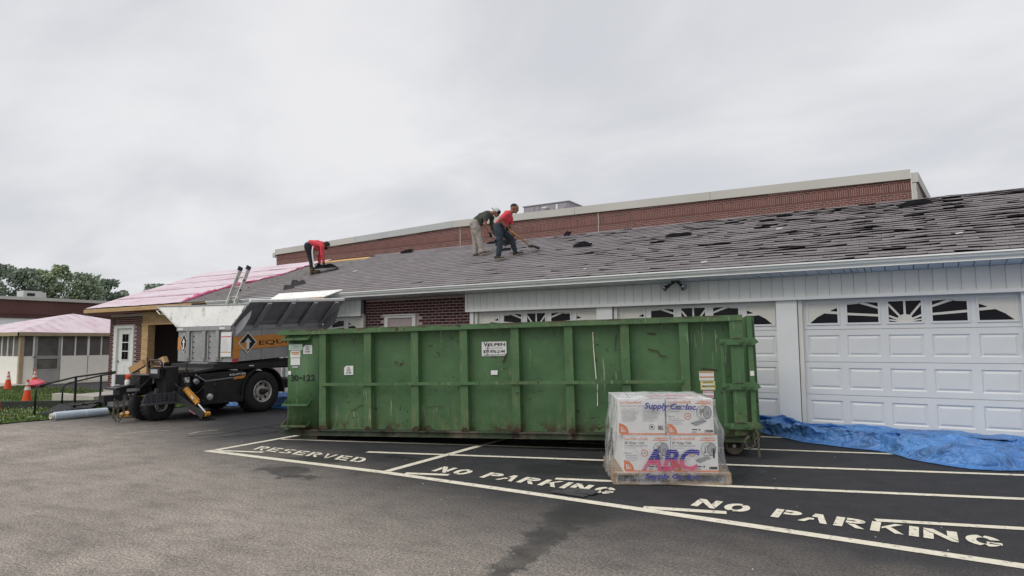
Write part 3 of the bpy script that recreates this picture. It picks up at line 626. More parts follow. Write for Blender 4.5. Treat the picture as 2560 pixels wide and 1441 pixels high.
b = MB(); b.grid(lambda u, v: R3(-19.4+u*4.6, v*4.5, .004+.004*nz(u*20, v*12)), 40, 30); b.build('felt_layer', 'felt', GAR, label='weathered grey felt strip between pink sheet and shingles')
for i in range(5): MB().obox(R3(-18.3+i*.62, 4.30+.02*(i % 2), .003), (.60, 0, 0), R3(0, .22, 0)-R3(0, 0, 0), R3(0, 0, .012)-R3(0, 0, 0)).build('ridge_board', 'ply_o', GAR)
for i in range(40):
    x = RND.uniform(-18.8, -15.6); s = RND.uniform(.3, 4.1)
    if pl(PKR, s)+.1 < x < pl(SHL, s)-.1:
        a = RND.uniform(0, 3); q = RND.uniform(.03, .09); c = R3(x, s, .012); e1 = V((math.cos(a), 0, 0))*q; e2 = (R3(0, 1, 0)-R3(0, 0, 0))*q*.5
        MB().poly([c, c+e1, c+e1+e2*.7+V((0, 0, .02)), c+e2]).build('felt_tear', 'flap', GAR)
# pink underlayment in five lapped courses with wrinkles
S0 = [0, .98, 1.96, 2.94, 3.9]
for k, s0 in enumerate(S0):
    s1 = min(SMAX, s0+1.06)
    def f_(u, v, s0=s0, s1=s1, k=k):
        s = s0+(s1-s0)*v; x = RX0+.02+(pl(PKR, s)+.06*nz(s*3, 1.)-RX0-.02)*u
        return R3(x, s-(.03 if k == 0 and v == 0 else 0), .016+.006*(1-v)+.010*(nz(x*1.7, s*3.+k*7)+.5*nz(x*5, s*6))*(1 if 0 < u < 1 else .3)+.012*max(0, nz(x*.8, k*3.))*(1-v))
    MB().grid(f_, 70, 9).build('underlayment_sheet', 'underlay', GAR, smooth=180)
    if k: MB().grid(lambda u, v, s0=s0, k=k: R3(RX0+.3+(pl(PKR, s0)-RX0-.4)*u, s0+.012*nz(u*30, k)-.018+v*.022, .028+.012*max(0, nz(u*14, k*5.))), 60, 3).build('lap_edge', 'magenta', GAR, smooth=180)
def crumple(sa, sb, amp, seed):
    def f_(u, v):
        s = sa+(sb-sa)*u; x = pl(PKR, s)+.02; e = math.sin(math.pi*u)**.5
        a = v*math.pi*1.15; r = amp*(.35+.95*abs(nz(s*2.6, seed))+.4*nz(s*8, seed+4))*e
        return R3(x-r*.6+r*(1-math.cos(a))*.9+.05*nz(s*5, seed+2), s+.06*nz(s*6, v*3+seed), .02+r*math.sin(a)*.8)
    return MB().grid(f_, 40, 10).build('underlayment_fold', 'magenta', GAR, smooth=180)
crumple(.0, 1.5, .15, 1.); crumple(1.2, 2.5, .13, 5.); crumple(2.3, 3.1, .10, 9.); crumple(3.0, 4.6, .07, 13.)

# shingle tabs: every one has its own lift and warp
EXPO, TAB = .184, .325
def dmg(x, s):
    d = max(0, min(1, (x+10.5)/6.5)); d = d*(.55+.45*max(0, min(1, (x+4)/4)))
    return d*(.45+.55*min(1, s/1.0))
def lift(x, i):
    s = i*EXPO; d = dmg(x, s)
    a = nz(x*1.15+.3*i, i*.63, 2.)*1.15+.55*nz(x*3.1, i*1.7, 5.)
    l = .006+.022*d*max(0, a-.02)+.012*d*max(0, nz(x*.6, i*2.3, 8.)+.35)
    if s > 4.2: l += .02*max(0, nz(x*2., i*3., 4.)+.15)*max(0, min(1, (x+14)/4))
    st = (x+i*.37)/(3*TAB); k_ = math.floor(st); hs = (math.sin(k_*12.9898+i*78.233)*43758.5453) % 1
    if hs < .10*d: l += (.008+.12*hs)*max(0, 1-(2*(st-k_)-1)**2)
    elif hs > 1-.06*d: l += .016*(st-k_)
    return min(l, .032)
tabs = []
for i in range(26):
    s = i*EXPO; xl = pl(SHL, s); x = -18+(i % 2)*TAB/2+(i*37 % 5)*.012
    while x < 3.9:
        if x > xl: tabs.append((x, i))
        x += TAB
cpos = V((0, 0, CAM_H))
tabs.sort(key=lambda q: (R3(q[0], q[1]*EXPO)-cpos).length)
def tab_geo(b, x, i):
    s = i*EXPO; g = RND.uniform(.002, .007); q = RND.random(); d = dmg(x, s)
    ex0 = ex1 = 0
    if q < .24*d: ex0 = RND.uniform(.004, .022)
    elif q < .48*d: ex1 = RND.uniform(.004, .022)
    elif q < .53*d: ex0 = ex1 = RND.uniform(.008, .03)
    xs_ = (x+g/2, x+TAB*.5, x+TAB-g/2); ls = [min(.040, lift(xx, i)+e) for xx, e in zip(xs_, (ex0, (ex0+ex1)/2*1.15, ex1))]
    j = RND.uniform(-.006, .006)+(RND.uniform(-.03, .02) if RND.random() < .12*d else 0); sk = RND.uniform(-.006, .006)*(1+2*d)
    top = []
    for sv, k in ((s+EXPO+.035, 0.), (s+EXPO*.55, .30), (s, 1.)):
        for m_, xx in enumerate(xs_): top.append(R3(xx, sv+(j+sk*(m_-1))*(1 if k else .3)+(.012*k*ls[m_]/.06), .006+(.004 if k == 0 else .007)+ls[m_]*k))
    th = .008
    und = [top[6]-V((0, 0, th)), top[7]-V((0, 0, th)), top[8]-V((0, 0, th)), top[3]-V((0, 0, th)), top[4]-V((0, 0, th)), top[5]-V((0, 0, th))]
    b.add(top+und, [(0, 3, 4, 1), (1, 4, 5, 2), (3, 6, 7, 4), (4, 7, 8, 5), (6, 9, 10, 7), (7, 10, 11, 8), (9, 12, 13, 10), (10, 13, 14, 11), (3, 12, 9, 6), (5, 8, 11, 14)]); n_ = len(b.m); b.m[n_-6:] = [1]*6
rest = MB()
for k, (x, i) in enumerate(tabs):
    if k < 300: b = MB(); tab_geo(b, x, i); b.build('shingle', ['shingle', 'edge'], GAR)
    else: tab_geo(rest, x, i)
rest.build('shingles', ['shingle', 'edge'], GAR, kind='stuff')
MB().poly([R3(-17.3, 0, 0), R3(RX1, 0, 0), R3(RX1, SMAX, 0), R3(-15.3, SMAX, 0)]).build('under_shingles', 'flap', GAR)
# dark strip coloured as the shade under the shingle overhang above the gutter
MB().obox(R3(-17.4, -.05, -.03), (22, 0, 0), R3(0, .06, 0)-R3(0, 0, 0), R3(0, 0, .035)-R3(0, 0, 0)).build('eave_shade_strip', 'rust', GAR)

# bigger torn-up flaps and loose scraps that lie on the roof
def flap(x, s, wd, ln, up, curl, label, seed, m='flapk', rot=0.):
    def f_(u, v):
        du = (u-.5)*wd; dv = v*ln; h = .03+up*math.sin(min(1, v*1.1)*math.pi*.6)*(1-.5*abs(u-.5)*2)+curl*v*v+.03*nz(u*3+seed, v*3)
        c, s_ = math.cos(rot), math.sin(rot); a = du*c-dv*s_; e = du*s_+dv*c
        a += .05*nz(v*4, seed)+.03*nz(u*7, seed); e += .04*nz(u*5, seed+3)
        return R3(x+a, s+e, max(.02, h))
    return tag(MB().grid(f_, 12, 8).build('shingle_flap', m, smooth=180), label, 'shingle flap', 'torn shingle pieces on the roof')
flap(-9.75, 4.15, .65, .22, .12, .02, 'black curled felt between the two shovelling men', 1.)
flap(-9.25, 3.35, .35, .10, .04, .0, 'small dark flap behind the red-shirted man\'s legs', 2.)
flap(-6.75, 2.85, .50, .14, .10, .0, 'humped black flap just right of the shovel blade', 3.)
flap(-4.45, 3.05, .60, .11, .07, .0, 'dark lifted flap high on the roof above the twin floodlight', 4.)
flap(.1, 3.95, .62, .14, .10, .0, 'large curled-up flap near the roof ridge by the brick corner', 5., 'flapk', .35)
for o_, w_, h_, nt, l_ in ((R3(-14.98, .62, .02), .27, .15, 0., 'square scrap propped up low on the roof right of the ladder'), (R3(-15.08, .98, .03), .38, .19, .35, 'notched bow-shaped scrap propped above the square scrap')):
    q = [(0, 0), (1, .04), (1.04, .62), (.86, 1.0), (.58, .92), (.50, 1-nt), (.42, .95), (.0, 1.02), (-.04, .4)]
    tag(MB().prism([V(o_)+IR*(a*w_)+V((0, .25*c*h_, c*h_)) for a, c in q], (0, .012, .004)).build('shingle_flap', 'flap'), l_, 'shingle flap', 'torn shingle pieces on the roof')
flap(-10.4, 4.6, .5, .16, .05, .0, 'thin black scrap on the ridge left of the man in grey trousers', 8.); flap(-13.7, 4.5, .5, .2, .06, .02, 'crumpled dark scrap on the ridge midway between the workers', 9.)
flap(-8.0, 4.62, .2, .14, .08, .02, 'tiny black scrap on the ridge above the shovel', 10.)
for k, (x, s, l) in enumerate(((-13.9, 2.3, .16), (-3.2, .18, .10), (-5.66, .5, .05), (.6, .9, .09), (-2.3, 2.6, .12), (1.7, .6, .07))):
    tag(MB().obox(R3(x, s, .025+.05*(x > -4)), (l, .02, .015), (-.01, .03, .01), (0, 0, .01)).build('paper_scrap', 'decal_w'), 'pale paper scrap on the shingles, '+('above the stacked bin\'s left end', 'right at the gutter over the floodlight', 'low above the brick bay', 'low above the right garage door', 'mid-roof right of the dark flap', 'at the far right by the gutter')[k], 'scrap', 'paper scraps on the roof')

# twin floodlight under the soffit
FLT = root('floodlight', (-3.69, 11.60, 2.56), 'twin-headed black floodlight under the soffit', 'floodlight')
MB().box(-3.76, -3.62, 11.52, 11.66, 2.545, 2.572).build('mounting_plate', 'black', FLT)
for sx in (-1, 1):
    p0 = V((-3.69+.03*sx, 11.59, 2.545)); p1 = V((-3.69+.105*sx, 11.54, 2.49)); p2 = V((-3.69+.185*sx, 11.47, 2.43))
    h = MB().tube(p0, p1, .020).tube(p1, p1.lerp(p2, .5), .03, .035).tube(p1.lerp(p2, .5), p2, .036, .066, 14).build('lamp_head', 'black', FLT, smooth=40)
    MB().ell(p2, .062, .062, .026, 12, 7, ax=(lambda d: (d.orthogonal().normalized(), d.cross(d.orthogonal()).normalized(), d))((p2-p1).normalized())).build('bulb_lens', 'lamp', h, smooth=180)

# ================================================================== BRICK HALL BEHIND
GYM = root('brick_hall', (-16, 25, 0), 'tall red brick hall with pale coping rising behind the garage roof', 'building')
GX0, GX1, GY = -32.0, .09, 25.0
def cz(x): return 7.40-abs(x+18.9)*(.0137 if x > -18.9 else .0253)
MB().prism([(GX0, GY, 0), (GX1, GY, 0), (GX1, GY, cz(GX1)-.3), (-18.9, GY, 7.1), (GX0, GY, cz(GX0)-.3)], (0, 14, 0)).build('wall', 'mortar', GYM)
segs = [GX0-.05, -25.5, -18.9, -12.3, -6.5, GX1]
for i in range(5):
    a, c = segs[i], segs[i+1]
    MB().prism([(a+.006, GY-.10, cz(a)-.32), (c-.006, GY-.10, cz(c)-.32), (c-.006, GY-.10, cz(c)), (a+.006, GY-.10, cz(a))], (0, .4, 0)).build('coping', 'coping2' if i in (1,) else 'coping', GYM)
MB().box(GX0-.30, GX0-.06, GY-.06, GY+.5, 6.62, 6.88).build('coping_return', 'coping', GYM)
e = MB(); e.prism([(.10, GY-.05, 6.70), (.30, GY-.05, 6.70), (.30, GY-.05, 7.02), (.10, GY-.05, 7.02)], (.55, 6, 0)); e.build('side_fascia', 'coping', GYM)
MB().box(.10, .235, GY-.03, GY+.12, 0, 6.69).build('downspout', 'coping', GYM)
MB().prism([(.24, GY+.02, 0), (.24, GY+.02, 6.69), (.8, GY+8, 6.69), (.8, GY+8, 0)], (.02, 0, 0)).build('side_wall', 'mortar_d', GYM)
hol = [(GX0, GX1, 6.395, 6.705)]
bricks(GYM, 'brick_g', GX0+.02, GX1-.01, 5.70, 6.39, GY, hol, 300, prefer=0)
b2 = MB(); z = 6.71; r = 0
while z < 7.12:
    x = GX0-(.1 if r % 2 else 0)
    while x < GX1:
        a, c = max(x, GX0), min(x+.1905, GX1)
        if c-a > .04 and z+.0552 < min(cz(a), cz(c))-.30: b2.box(a, c, GY-.004+RND.uniform(-.0015, .0015), GY+.02, z, z+.0552)
        x += .203
    z += .0677; r += 1
b2.build('brickwork', 'brick_g', GYM, kind='stuff')
so_me = MB().box(0, .0552, -.028, .02, 6.455, 6.70).build_mesh('soldier_brick', 'brick_g'); sr = MB(); k = 0
x = GX1-.07
while x > GX0:
    if k < 300: shared('soldier_brick', so_me, (x, GY, 0), GYM)
    else: sr.box(x, x+.0552, GY-.028, GY+.02, 6.455, 6.70)
    x -= .0677; k += 1
sr.build('soldier_course', 'brick_g', GYM, kind='stuff')
MB().box(GX0, GX1, GY-.024, GY-.001, 6.453, 6.702).build('soldier_joint', 'mortar', GYM)
MB().box(GX0, GX1, GY-.022, GY-.001, 6.395, 6.448).build('ledge_course', 'brick_g', GYM)
for x in (-11.235, -18.495): MB().box(x, x+.03, GY-.034, GY-.012, 0, 7.03).build('expansion_joint', 'coping', GYM)
# roof-top unit
HV = root('rooftop_unit', (-15.4, 28.9, 7.3), 'grey rooftop air-conditioning unit behind the hall\'s pale coping', 'air conditioner')
MB().box(-16.70, -14.15, 28.0, 29.7, 7.1, 8.36).build('cabinet', 'hvac', HV)
MB().box(-16.76, -14.09, 27.94, 29.76, 8.361, 8.40).build('lid', 'grey', HV)
for a, c in ((-16.66, -16.06), (-16.03, -15.78), (-15.70, -14.86), (-14.72, -14.22)):
    p = MB().box(a, c, 27.975, 27.999, 7.5, 8.32).build('access_panel', 'hvac', HV); MB().box(c-.1, c-.06, 27.96, 27.974, 7.98, 8.08).build('panel_handle', 'black', p)
MB().box(-14.84, -14.74, 27.97, 27.999, 8.06, 8.30).build('vent_strip', 'decal_w', HV); MB().box(-15.62, -15.35, 27.966, 27.974, 8.19, 8.24).build('name_plate', 'decal_w', HV)
MB().lathe([(.17, 0), (.17, .02), (.14, .025)], (-15.3, 27.985, 7.97), (0, -1, 0)).build('round_vent', 'black', HV)

# ================================================================== FAR LEFT: LOW BUILDING, PAVILION, TREES
FAR = root('low_brick_building', (-60, 22, 0), 'low dark brick building with white roof edge at the far left', 'building')
MB().box(-75, -60, -10, 44, -.4, 5.08).build('wall', 'farbrick', FAR)
MB().box(-75, -59.92, -10, 44, 3.95, 4.05).build('brick_band', 'farbrick', FAR)
MB().box(-75, -59.8, -10.2, 44.2, 5.081, 5.33).build('coping', 'coping', FAR)
MB().prism([(-59.8, 5, 3.62), (-56.5, 5, 3.0), (-56.5, 5, 2.85), (-59.8, 5, 2.85)], (0, 20, 0)).build('lean_to_roof', 'roofgrey', FAR)
MB().box(-59.9, -57, 5.2, 24.8, -.3, 2.849).build('lean_to_wall', 'white', FAR)
HV2 = root('roof_box', (-61, 24, 5.3), 'small pale roof unit on the low brick building, in front of the trees', 'air conditioner')
MB().box(-62.2, -61, 23.4, 24.7, 5.34, 5.92).build('cabinet', 'coping2', HV2); MB().box(-60.999, -60.97, 23.65, 24.2, 5.5, 5.72).build('louvre', 'dark', HV2); MB().box(-62.2, -61.2, 24.71, 25.1, 5.34, 5.85).build('side_box', 'coping', HV2)

PAV = root('pavilion', (-37.4, 16.6, -.25), 'square white screened pavilion with pink-covered roof, left of the garage', 'pavilion')
PX, PY0, PY1, PXB = -33.7, 12.95, 20.3, -41.1
MB().box(PXB-.6, PX+1.1, PY0-1.2, PY1+.5, -.5, -.222).build('slab', 'concrete', PAV)
roofc = (-37.4, 16.6, 3.12); ov = .22; ez = 2.06
c4 = [(PX+ov, PY0-ov, ez), (PX+ov, PY1+ov, ez), (PXB-ov, PY1+ov, ez), (PXB-ov, PY0-ov, ez)]
for i in range(4):
    p, q = V(c4[i]), V(c4[(i+1) % 4])
    MB().grid(lambda u, v, p=p, q=q: (p.lerp(q, u)).lerp(V(roofc), v)+V((0, 0, .04*math.sin(v*3.1)+.012*nz(u*6+i*9, v*4))), 24, 10).build('underlayment_sheet', 'underlay', PAV, smooth=180)
    d = (q-p).normalized(); n_ = V((d.y, -d.x, 0))
    MB().obox(p-V((0, 0, .16))-d*.0, q-p, V((-d.y, d.x, 0))*.04, (0, 0, .155)).build('fascia_board', 'tan', PAV)
def pav_wall(o, d, n, stops, posts):
    """half wall, screens and mullions along d from o; n points outward"""
    o, d, n = V(o), V(d), V(n)
    for a, c in stops:
        MB().obox(o+d*a+V((0, 0, .0)), d*(c-a), -n*.06, (0, 0, 1.21)).build('panel', 'gaz', PAV)
        MB().obox(o+d*a-n*.03+V((0, 0, 1.212)), d*(c-a), -n*.01, (0, 0, .93)).build('screen', 'mesh', PAV)
    for a, w_ in posts: MB().obox(o+d*(a-w_/2)+n*.012+V((0, 0, 1.2)), d*w_, -n*.07, (0, 0, .96)).build('mullion', 'gaz', PAV)
    MB().obox(o+V((0, 0, 2.12))+n*.01, d*7.35, -n*.08, (0, 0, .16)).build('top_plate', 'gaz', PAV)
O1 = (PX, PY0, -.22)
pav_wall(O1, (0, 1, 0), (1, 0, 0), ((.10, .52), (1.60, 2.75), (2.79, 3.9), (3.94, 5.2), (5.24, 7.3)), ((.50, .06), (1.62, .06), (2.2, .05), (2.77, .09), (3.35, .05), (3.92, .08), (4.5, .05), (5.22, .08), (6.2, .05)))
pav_wall((PX-7.35, PY0, -.22), (1, 0, 0), (0, -1, 0), ((.1, 2.4), (2.44, 4.8), (4.84, 7.25)), ((.9, .05), (1.7, .05), (2.42, .08), (3.2, .05), (4.0, .05), (4.82, .08), (5.42, .05), (6.02, .05), (6.62, .05)))
for x, y in ((PX, PY0), (PX-7.35, PY0), (PX, PY1)): MB().box(x-.11, x+.05, y-.05, y+.11, -.22, 1.88).build('corner_post', 'tan', PAV)
dr = MB().box(PX-.03, PX+.03, 13.50, 13.59, -.2, 1.98).box(PX-.03, PX+.03, 14.42, 14.51, -.2, 1.98).box(PX-.03, PX+.03, 13.591, 14.419, 1.88, 1.98).box(PX-.03, PX+.03, 13.591, 14.419, .86, 1.0).box(PX-.03, PX+.03, 13.591, 14.419, .34, .40).box(PX-.03, PX+.03, 13.591, 14.419, -.2, .33).build('screen_door', 'gazframe', PAV)
MB().box(PX-.02, PX-.01, 13.591, 14.419, 1.001, 1.879).box(PX-.02, PX-.01, 13.591, 14.419, .401, .859).build('door_screen', 'mesh', dr); MB().box(PX+.03, PX+.09, 13.42, 13.52, .93, .97).build('door_handle', 'steel', dr)
MB().box(PX-7.2, PX-1.2, PY1-.1, PY1, -.2, 2.0).build('rear_wall', 'gaz', PAV)

def tree(x, y, top, rad, zb, seed, leaf, label, n=1500, flat=1., lsz=.42):
    T = root('tree', (x, y, -.3), label, 'tree', 'trees beyond the low brick building'); R = random.Random(seed)
    tr = MB(); tr.path([(x, y, -.5), (x+.1, y, (top+zb)*.3), (x+.1*R.uniform(-1, 1), y+.2, zb+1), (x, y+.1, top-.8)], [.22, .18, .12, .03], 7); ends = []
    for k in range(22):
        z0 = R.uniform(zb, top-.7); f = 1-((z0-zb)/(top-zb))**1.6*.75; a = R.random()*6.28; l = rad*f*R.uniform(.45, .95)
        e_ = (x+l*math.cos(a), y+l*math.sin(a), min(top-.2, z0+R.uniform(.2, .9))); tr.path([(x, y, z0-.3), e_], [.05, .015], 5); ends.append((e_, R.uniform(.45, .85)*rad*.66*(.6+.5*f)))
    ends.append(((x, y, top-.45), rad*.28)); ends.append(((x, y, top-.9), rad*.36))
    tr.build('trunk', 'bark', T, smooth=180); b = MB()
    for k in range(n):
        c, r = R.choice(ends); d = V((R.gauss(0, 1), R.gauss(0, 1), R.gauss(0, 1)*.8*flat)).normalized()*r*R.random()**.45; p = V(c)+d
        if p.z > top: continue
        q = V((R.gauss(0, 1), R.gauss(0, 1), R.gauss(0, .7))).normalized(); a_ = q.orthogonal().normalized(); s_ = R.uniform(.5, 1.1)*lsz; b_ = q.cross(a_)
        b.poly([p-a_*s_*.5, p+b_*s_*.28, p+a_*s_*.5, p-b_*s_*.28])
    b.build('crown', leaf, T)
for a in ((-80, 28.4, 9.9, 2.3, 3.5, 1, 'leaf2', 'tall dark tree cut by the left edge of the view'), (-79, 30.2, 9.5, 1.9, 4.2, 2, 'leaf2', 'slim pointed dark tree behind the pale roof unit'), (-82, 33.0, 9.8, 2.3, 3.4, 3, 'leaf', 'light green bushy tree with a double top, right of the roof unit'),
          (-81, 34.8, 10.5, 1.7, 4.0, 4, 'leaf', 'tallest thin-topped tree in the middle of the tree row'), (-80, 36.2, 9.7, 2.9, 3.2, 5, 'leaf', 'broad round green tree right of the tallest one'), (-80, 38.6, 9.1, 2.4, 3.2, 6, 'leaf2', 'dark rounded tree where the row slopes down'), (-79, 40.4, 8.0, 1.6, 3.4, 7, 'leaf2', 'low dark tree ending the row on its right'),
          (-80, 44.6, 9.0, 2.6, 4.0, 8, 'leaf2', 'separate small tree just above the pink roof edge')): tree(*a, n=4600 if a[3] > 2.2 else 3200)

# ================================================================== GREEN ROLL-OFF DUMPSTER (own axes: x along, y inward, z up; its wheels lift the right end)
TH, TA = .2768, .0195
DU = root('dumpster', (-8.343, 6.722, .065), 'long dented green roll-off dumpster in the middle of the lot', 'dumpster', rot=(0, -TA, TH))
L0, L1, ZT, ZB, W = .08, 6.72, 1.602, 1.53, 2.35
MB().box(-.10, 6.755, -.035, .10, ZB, ZT).build('top_rail', 'green_w', DU)
MB().box(-.10, 6.755, W-.1, W+.035, ZB, ZT).build('top_rail', 'green_w', DU)
MB().box(-.10, -.01, .101, W-.101, ZB, ZT).build('front_top_rail', 'green', DU)
RX = [.612+.763*i for i in range(8)]; RWD = .138
edges = [L0]+[q for x in RX for q in (x, x+RWD)]+[6.59]
for i in range(0, len(edges), 2):
    a, c = edges[i]+.001, edges[i+1]-.001; y = .012 if i == 0 else .105
    if i == 0: b = MB().box(a, c, y, y+.02, .09, ZB-.002)
    else:
        def fp(u, v, a=a, c=c, y=y, i=i):
            e = math.sin(math.pi*u)*math.sin(math.pi*v)
            return (a+(c-a)*u, y+.020*e*nz(u*2+i*3, v*2.5)+.010*e*nz(u*6+i, v*7), .09+(ZB-.092)*v)
        b = MB().grid(fp, 16, 26)
    b.build('side_panel', 'green', DU, smooth=180)
for k, x in enumerate(RX):
    a, c = x, x+RWD; pts = [(a, .104, .088), (a+.012, .0, .088), (c-.012, .0, .088), (c, .104, .088)]
    rbm = MB().prism(pts, (0, 0, ZB-.09), 0).build('rib', 'green_w', DU)
    MB().prism([(a+RWD/2+.052*math.cos(t_*math.pi/10), -.0015, .09+.058*math.sin(t_*math.pi/10)) for t_ in range(11)], (0, -.004, 0)).build('rust_notch', 'rust', rbm)
MB().box(6.59, 6.745, -.02, .12, .088, ZB-.001).build('corner_post', 'green', DU)
b = MB(); x = .685
while x < 5.98:
    l = min(.55+.25*RND.random(), 5.99-x); b.obox((x, -.028-.004*RND.random(), .742+.003*RND.random()), (l-.006, 0, 0), (0, .028, 0), (0, 0, .042)); x += l
b.build('mid_rail', 'green_w', DU, label='narrow dented horizontal rail across the ribs')
MB().box(-.02, 6.85, 0, .11, .070, .0865).box(-.02, 6.85, .03, .06, .012, .07).box(-.03, 6.85, -.005, .11, 0, .012).build('base_rail', 'rail_d', DU)
MB().box(-.02, 6.85, W-.11, W, 0, .0865).build('base_rail', 'rail_d', DU)
for k in range(7): MB().box(.35+k*1.0, .43+k*1.0, .112, W-.112, .01, .08).build('cross_member', 'rust', DU)
MB().box(.06, 6.75, .13, W-.1, .088, .10).build('floor_plate', 'rust', DU)
MB().box(.06, 6.75, W-.09, W-.06, .101, ZB).build('rear_side', 'green', DU); MB().box(.05, .075, .035, W-.1, .101, ZB).build('front_wall', 'green', DU)
dr = MB().box(6.80, 6.86, -.03, W, .04, 1.585).box(6.861, 6.90, .1, .2, .05, 1.57).box(6.861, 6.90, 1.1, 1.2, .05, 1.57).build('end_door', 'green', DU)
for z in (1.262, .70, .205):
    a = MB().prism([(6.46, -.055, z-.036), (6.70, -.055, z-.04), (6.86, -.055, z-.05), (6.93, -.055, z-.012), (6.895, -.055, z+.03), (6.86, -.055, z+.05), (6.62, -.055, z+.045), (6.62, -.055, z+.036), (6.46, -.055, z+.036)], (0, .034, 0)).build('latch_arm', 'green', DU)
    MB().box(6.60, 6.72, -.07, -.056, z+.047, z+.058).build('arm_lug', 'steel', a)
    for x, r in ((6.485, .030), (6.72, .024), (6.80, .032)): MB().tube((x, -.075, z), (x, -.056, z), r, n=12).tube((x, -.088, z), (x, -.0755, z), r*.45, n=6).build('pivot_bolt', 'green', a)
MB().box(6.468, 6.506, -.05, -.02, .24, 1.225).build('latch_bar', 'green', DU)
for z, x0, x1 in ((1.455, .05, .49), (.462, .055, .49), (.145, .03, .47)):
    st = MB().box(x0, x1, -.12, .012, z-.012, z).box(x0, x1, -.12, -.112, z, z+.022).build('step_bar', 'green', DU)
    for x in (x0, x1-.008): MB().prism([(x, -.11, z+.001), (x, .011, z+.001), (x, .011, z+.085)], (.008, 0, 0)).build('step_gusset', 'green', st)
for y in (.16, W-.26):
    wh_ = MB().lathe([(.0, 0), (.105, 0), (.118, .012), (.118, .088), (.105, .10), (0, .10)], (6.58, y, -.068), (0, 1, 0), 28).build('roller_wheel', 'steel', DU, smooth=40)
    MB().tube((6.58, y-.02, -.068), (6.58, y-.001, -.068), .022, n=10).build('axle_bolt', 'galv', wh_); MB().box(6.50, 6.66, y-.012, y-.004, -.09, .0).build('wheel_bracket', 'rust', DU)
for y in (.06, W-.2): MB().box(.25, .55, y, y+.1, -.062, -.001).build('front_skid', 'rail_d', DU)
def chain(name, pts, par, m, r=.007, L=.042):
    P = [V(p) for p in pts]; k = 0; b = MB()
    for i in range(len(P)-1):
        d = P[i+1]-P[i]; n_ = max(1, int(d.length/(L*.72))); d_ = d.normalized(); a = d_.orthogonal().normalized()
        for j in range(n_):
            c = P[i]+d*((j+.5)/n_); s_ = a if k % 2 else d_.cross(a); k += 1
            b.path([c+d_*(L/2*math.cos(t_*math.pi/4))+s_*(L*.3*math.sin(t_*math.pi/4)) for t_ in range(9)], r, 5)
    return b.build(name, m, par, smooth=180)
chain('safety_chain', [(6.83, -.075, .20), (6.86, -.06, .09), (6.86, -.06, -.17)], DU, 'steel')
chain('safety_chain', [(6.74, -.06, .06)]+[(6.76+.06*math.cos(t_), -.06, .01+.075*math.sin(t_)) for t_ in (1.8, 2.6, 3.4, 4.2, 5.0, 5.8, 6.6)], DU, 'steel', .006, .036)
# decals and lettering on the bin (own flat pieces)
X3, Z3 = V((1, 0, 0)), V((0, 0, 1))
def decal(x0, x1, z0, z1, y, m, torn=0., par=DU):
    p = [(x0, y, z0), (x1, y, z0), (x1, y, z1), (x0+torn*(x1-x0), y, z1), (x0, y, z1-torn*(z1-z0))]
    return MB().prism(p, (0, .002, 0)).build('decal', m, par)
def dtext(par, lines, m='decal_k'):
    b = MB()
    for s_, x, z, h, wd, bold in lines: b.text(s_, (x, lines_y[0], z), X3, Z3, h, wd, 'l', bold)
    return b.build('lettering', m, par)
lines_y = [.004]
dtext(DU, [('30', .125, .824, .090, .130, .022), ('-', .272, .838, .09, .05, .05), ('122', .345, .824, .090, .21, .022)])
a = decal(.085, .325, 1.295, 1.385, .008, 'decal_gr'); dtext(a, [('PLEASE', .175, 1.345, .018, .07, 0), ('KEEP AREA CLEAR', .11, 1.32, .012, .19, 0)], 'decal_g')
a = decal(.11, .29, 1.180, 1.288, .008, 'decal_w', .12); dtext(a, [('WARNING', .14, 1.225, .022, .12, .02)], 'orange')
MB().box(.125, .275, .003, .0045, 1.255, 1.268).build('decal_stripe', 'orange', a)
decal(.118, .283, 1.065, 1.172, .008, 'decal_w'); decal(.145, .245, 1.020, 1.050, .008, 'decal_g'); decal(.075, .125, .918, .976, .008, 'decal_w')
for x, z, y in ((.34, 1.232, .008), (1.0, .902, .092)):
    a = decal(x, x+.155, z, z+.135, y, 'decal_w', .22); lines_y[0] = y-.004
    dtext(a, [('DO', x+.055, z+.094, .022, .045, .012), ('NOT', x+.045, z+.058, .026, .07, .012), ('STEP', x+.035, z+.02, .026, .09, .012)])
lines_y[0] = .088
a = decal(3.215, 3.585, 1.14, 1.345, .092, 'decal_w'); x, z = 3.215, 1.14
dtext(a, [('V', x+.03, z+.140, .056, .062, .03), ('ELPEN', x+.10, z+.143, .040, .25, .02), ('877-976-2144', x+.025, z+.044, .044, .32, .02), ('velpendisposal.com', x+.02, z+.010, .020, .33, .01)])
dtext(a, [('HAULING & DISPOSAL', x+.05, z+.104, .022, .27, 0.)], 'decal_g')
MB().prism([(x+.085, .0875, z+.01), (x+.092, .0875, z+.01), (x+.10, .0875, z+.165), (x+.09, .0875, z+.165)], (0, .001, 0)).prism([(x+.30, .0875, z-.09), (x+.32, .0875, z-.10), (x+.375, .0875, z+.03), (x+.36, .0875, z+.035)], (0, .001, 0)).build('tear', 'rust', a)
decal(3.345, 3.445, .876, .938, .092, 'decal_w')
lines_y[0] = .088
a = decal(6.19, 6.375, .768, .888, .092, 'decal_w'); MB().box(6.195, 6.37, .0885, .0905, .87, .885).box(6.195, 6.37, .0885, .0905, .808, .822).build('decal_stripe', 'orange', a)
a = decal(6.20, 6.385, .645, .762, .092, 'decal_y'); dtext(a, [('CAUTION', 6.235, .737, .018, .12, .012), ('PRECAUCION', 6.225, .685, .018, .15, .012)])
MB().box(6.215, 6.37, .0885, .0905, .708, .728).box(6.215, 6.37, .0885, .0905, .655, .675).build('decal_stripe', 'decal_w', a)
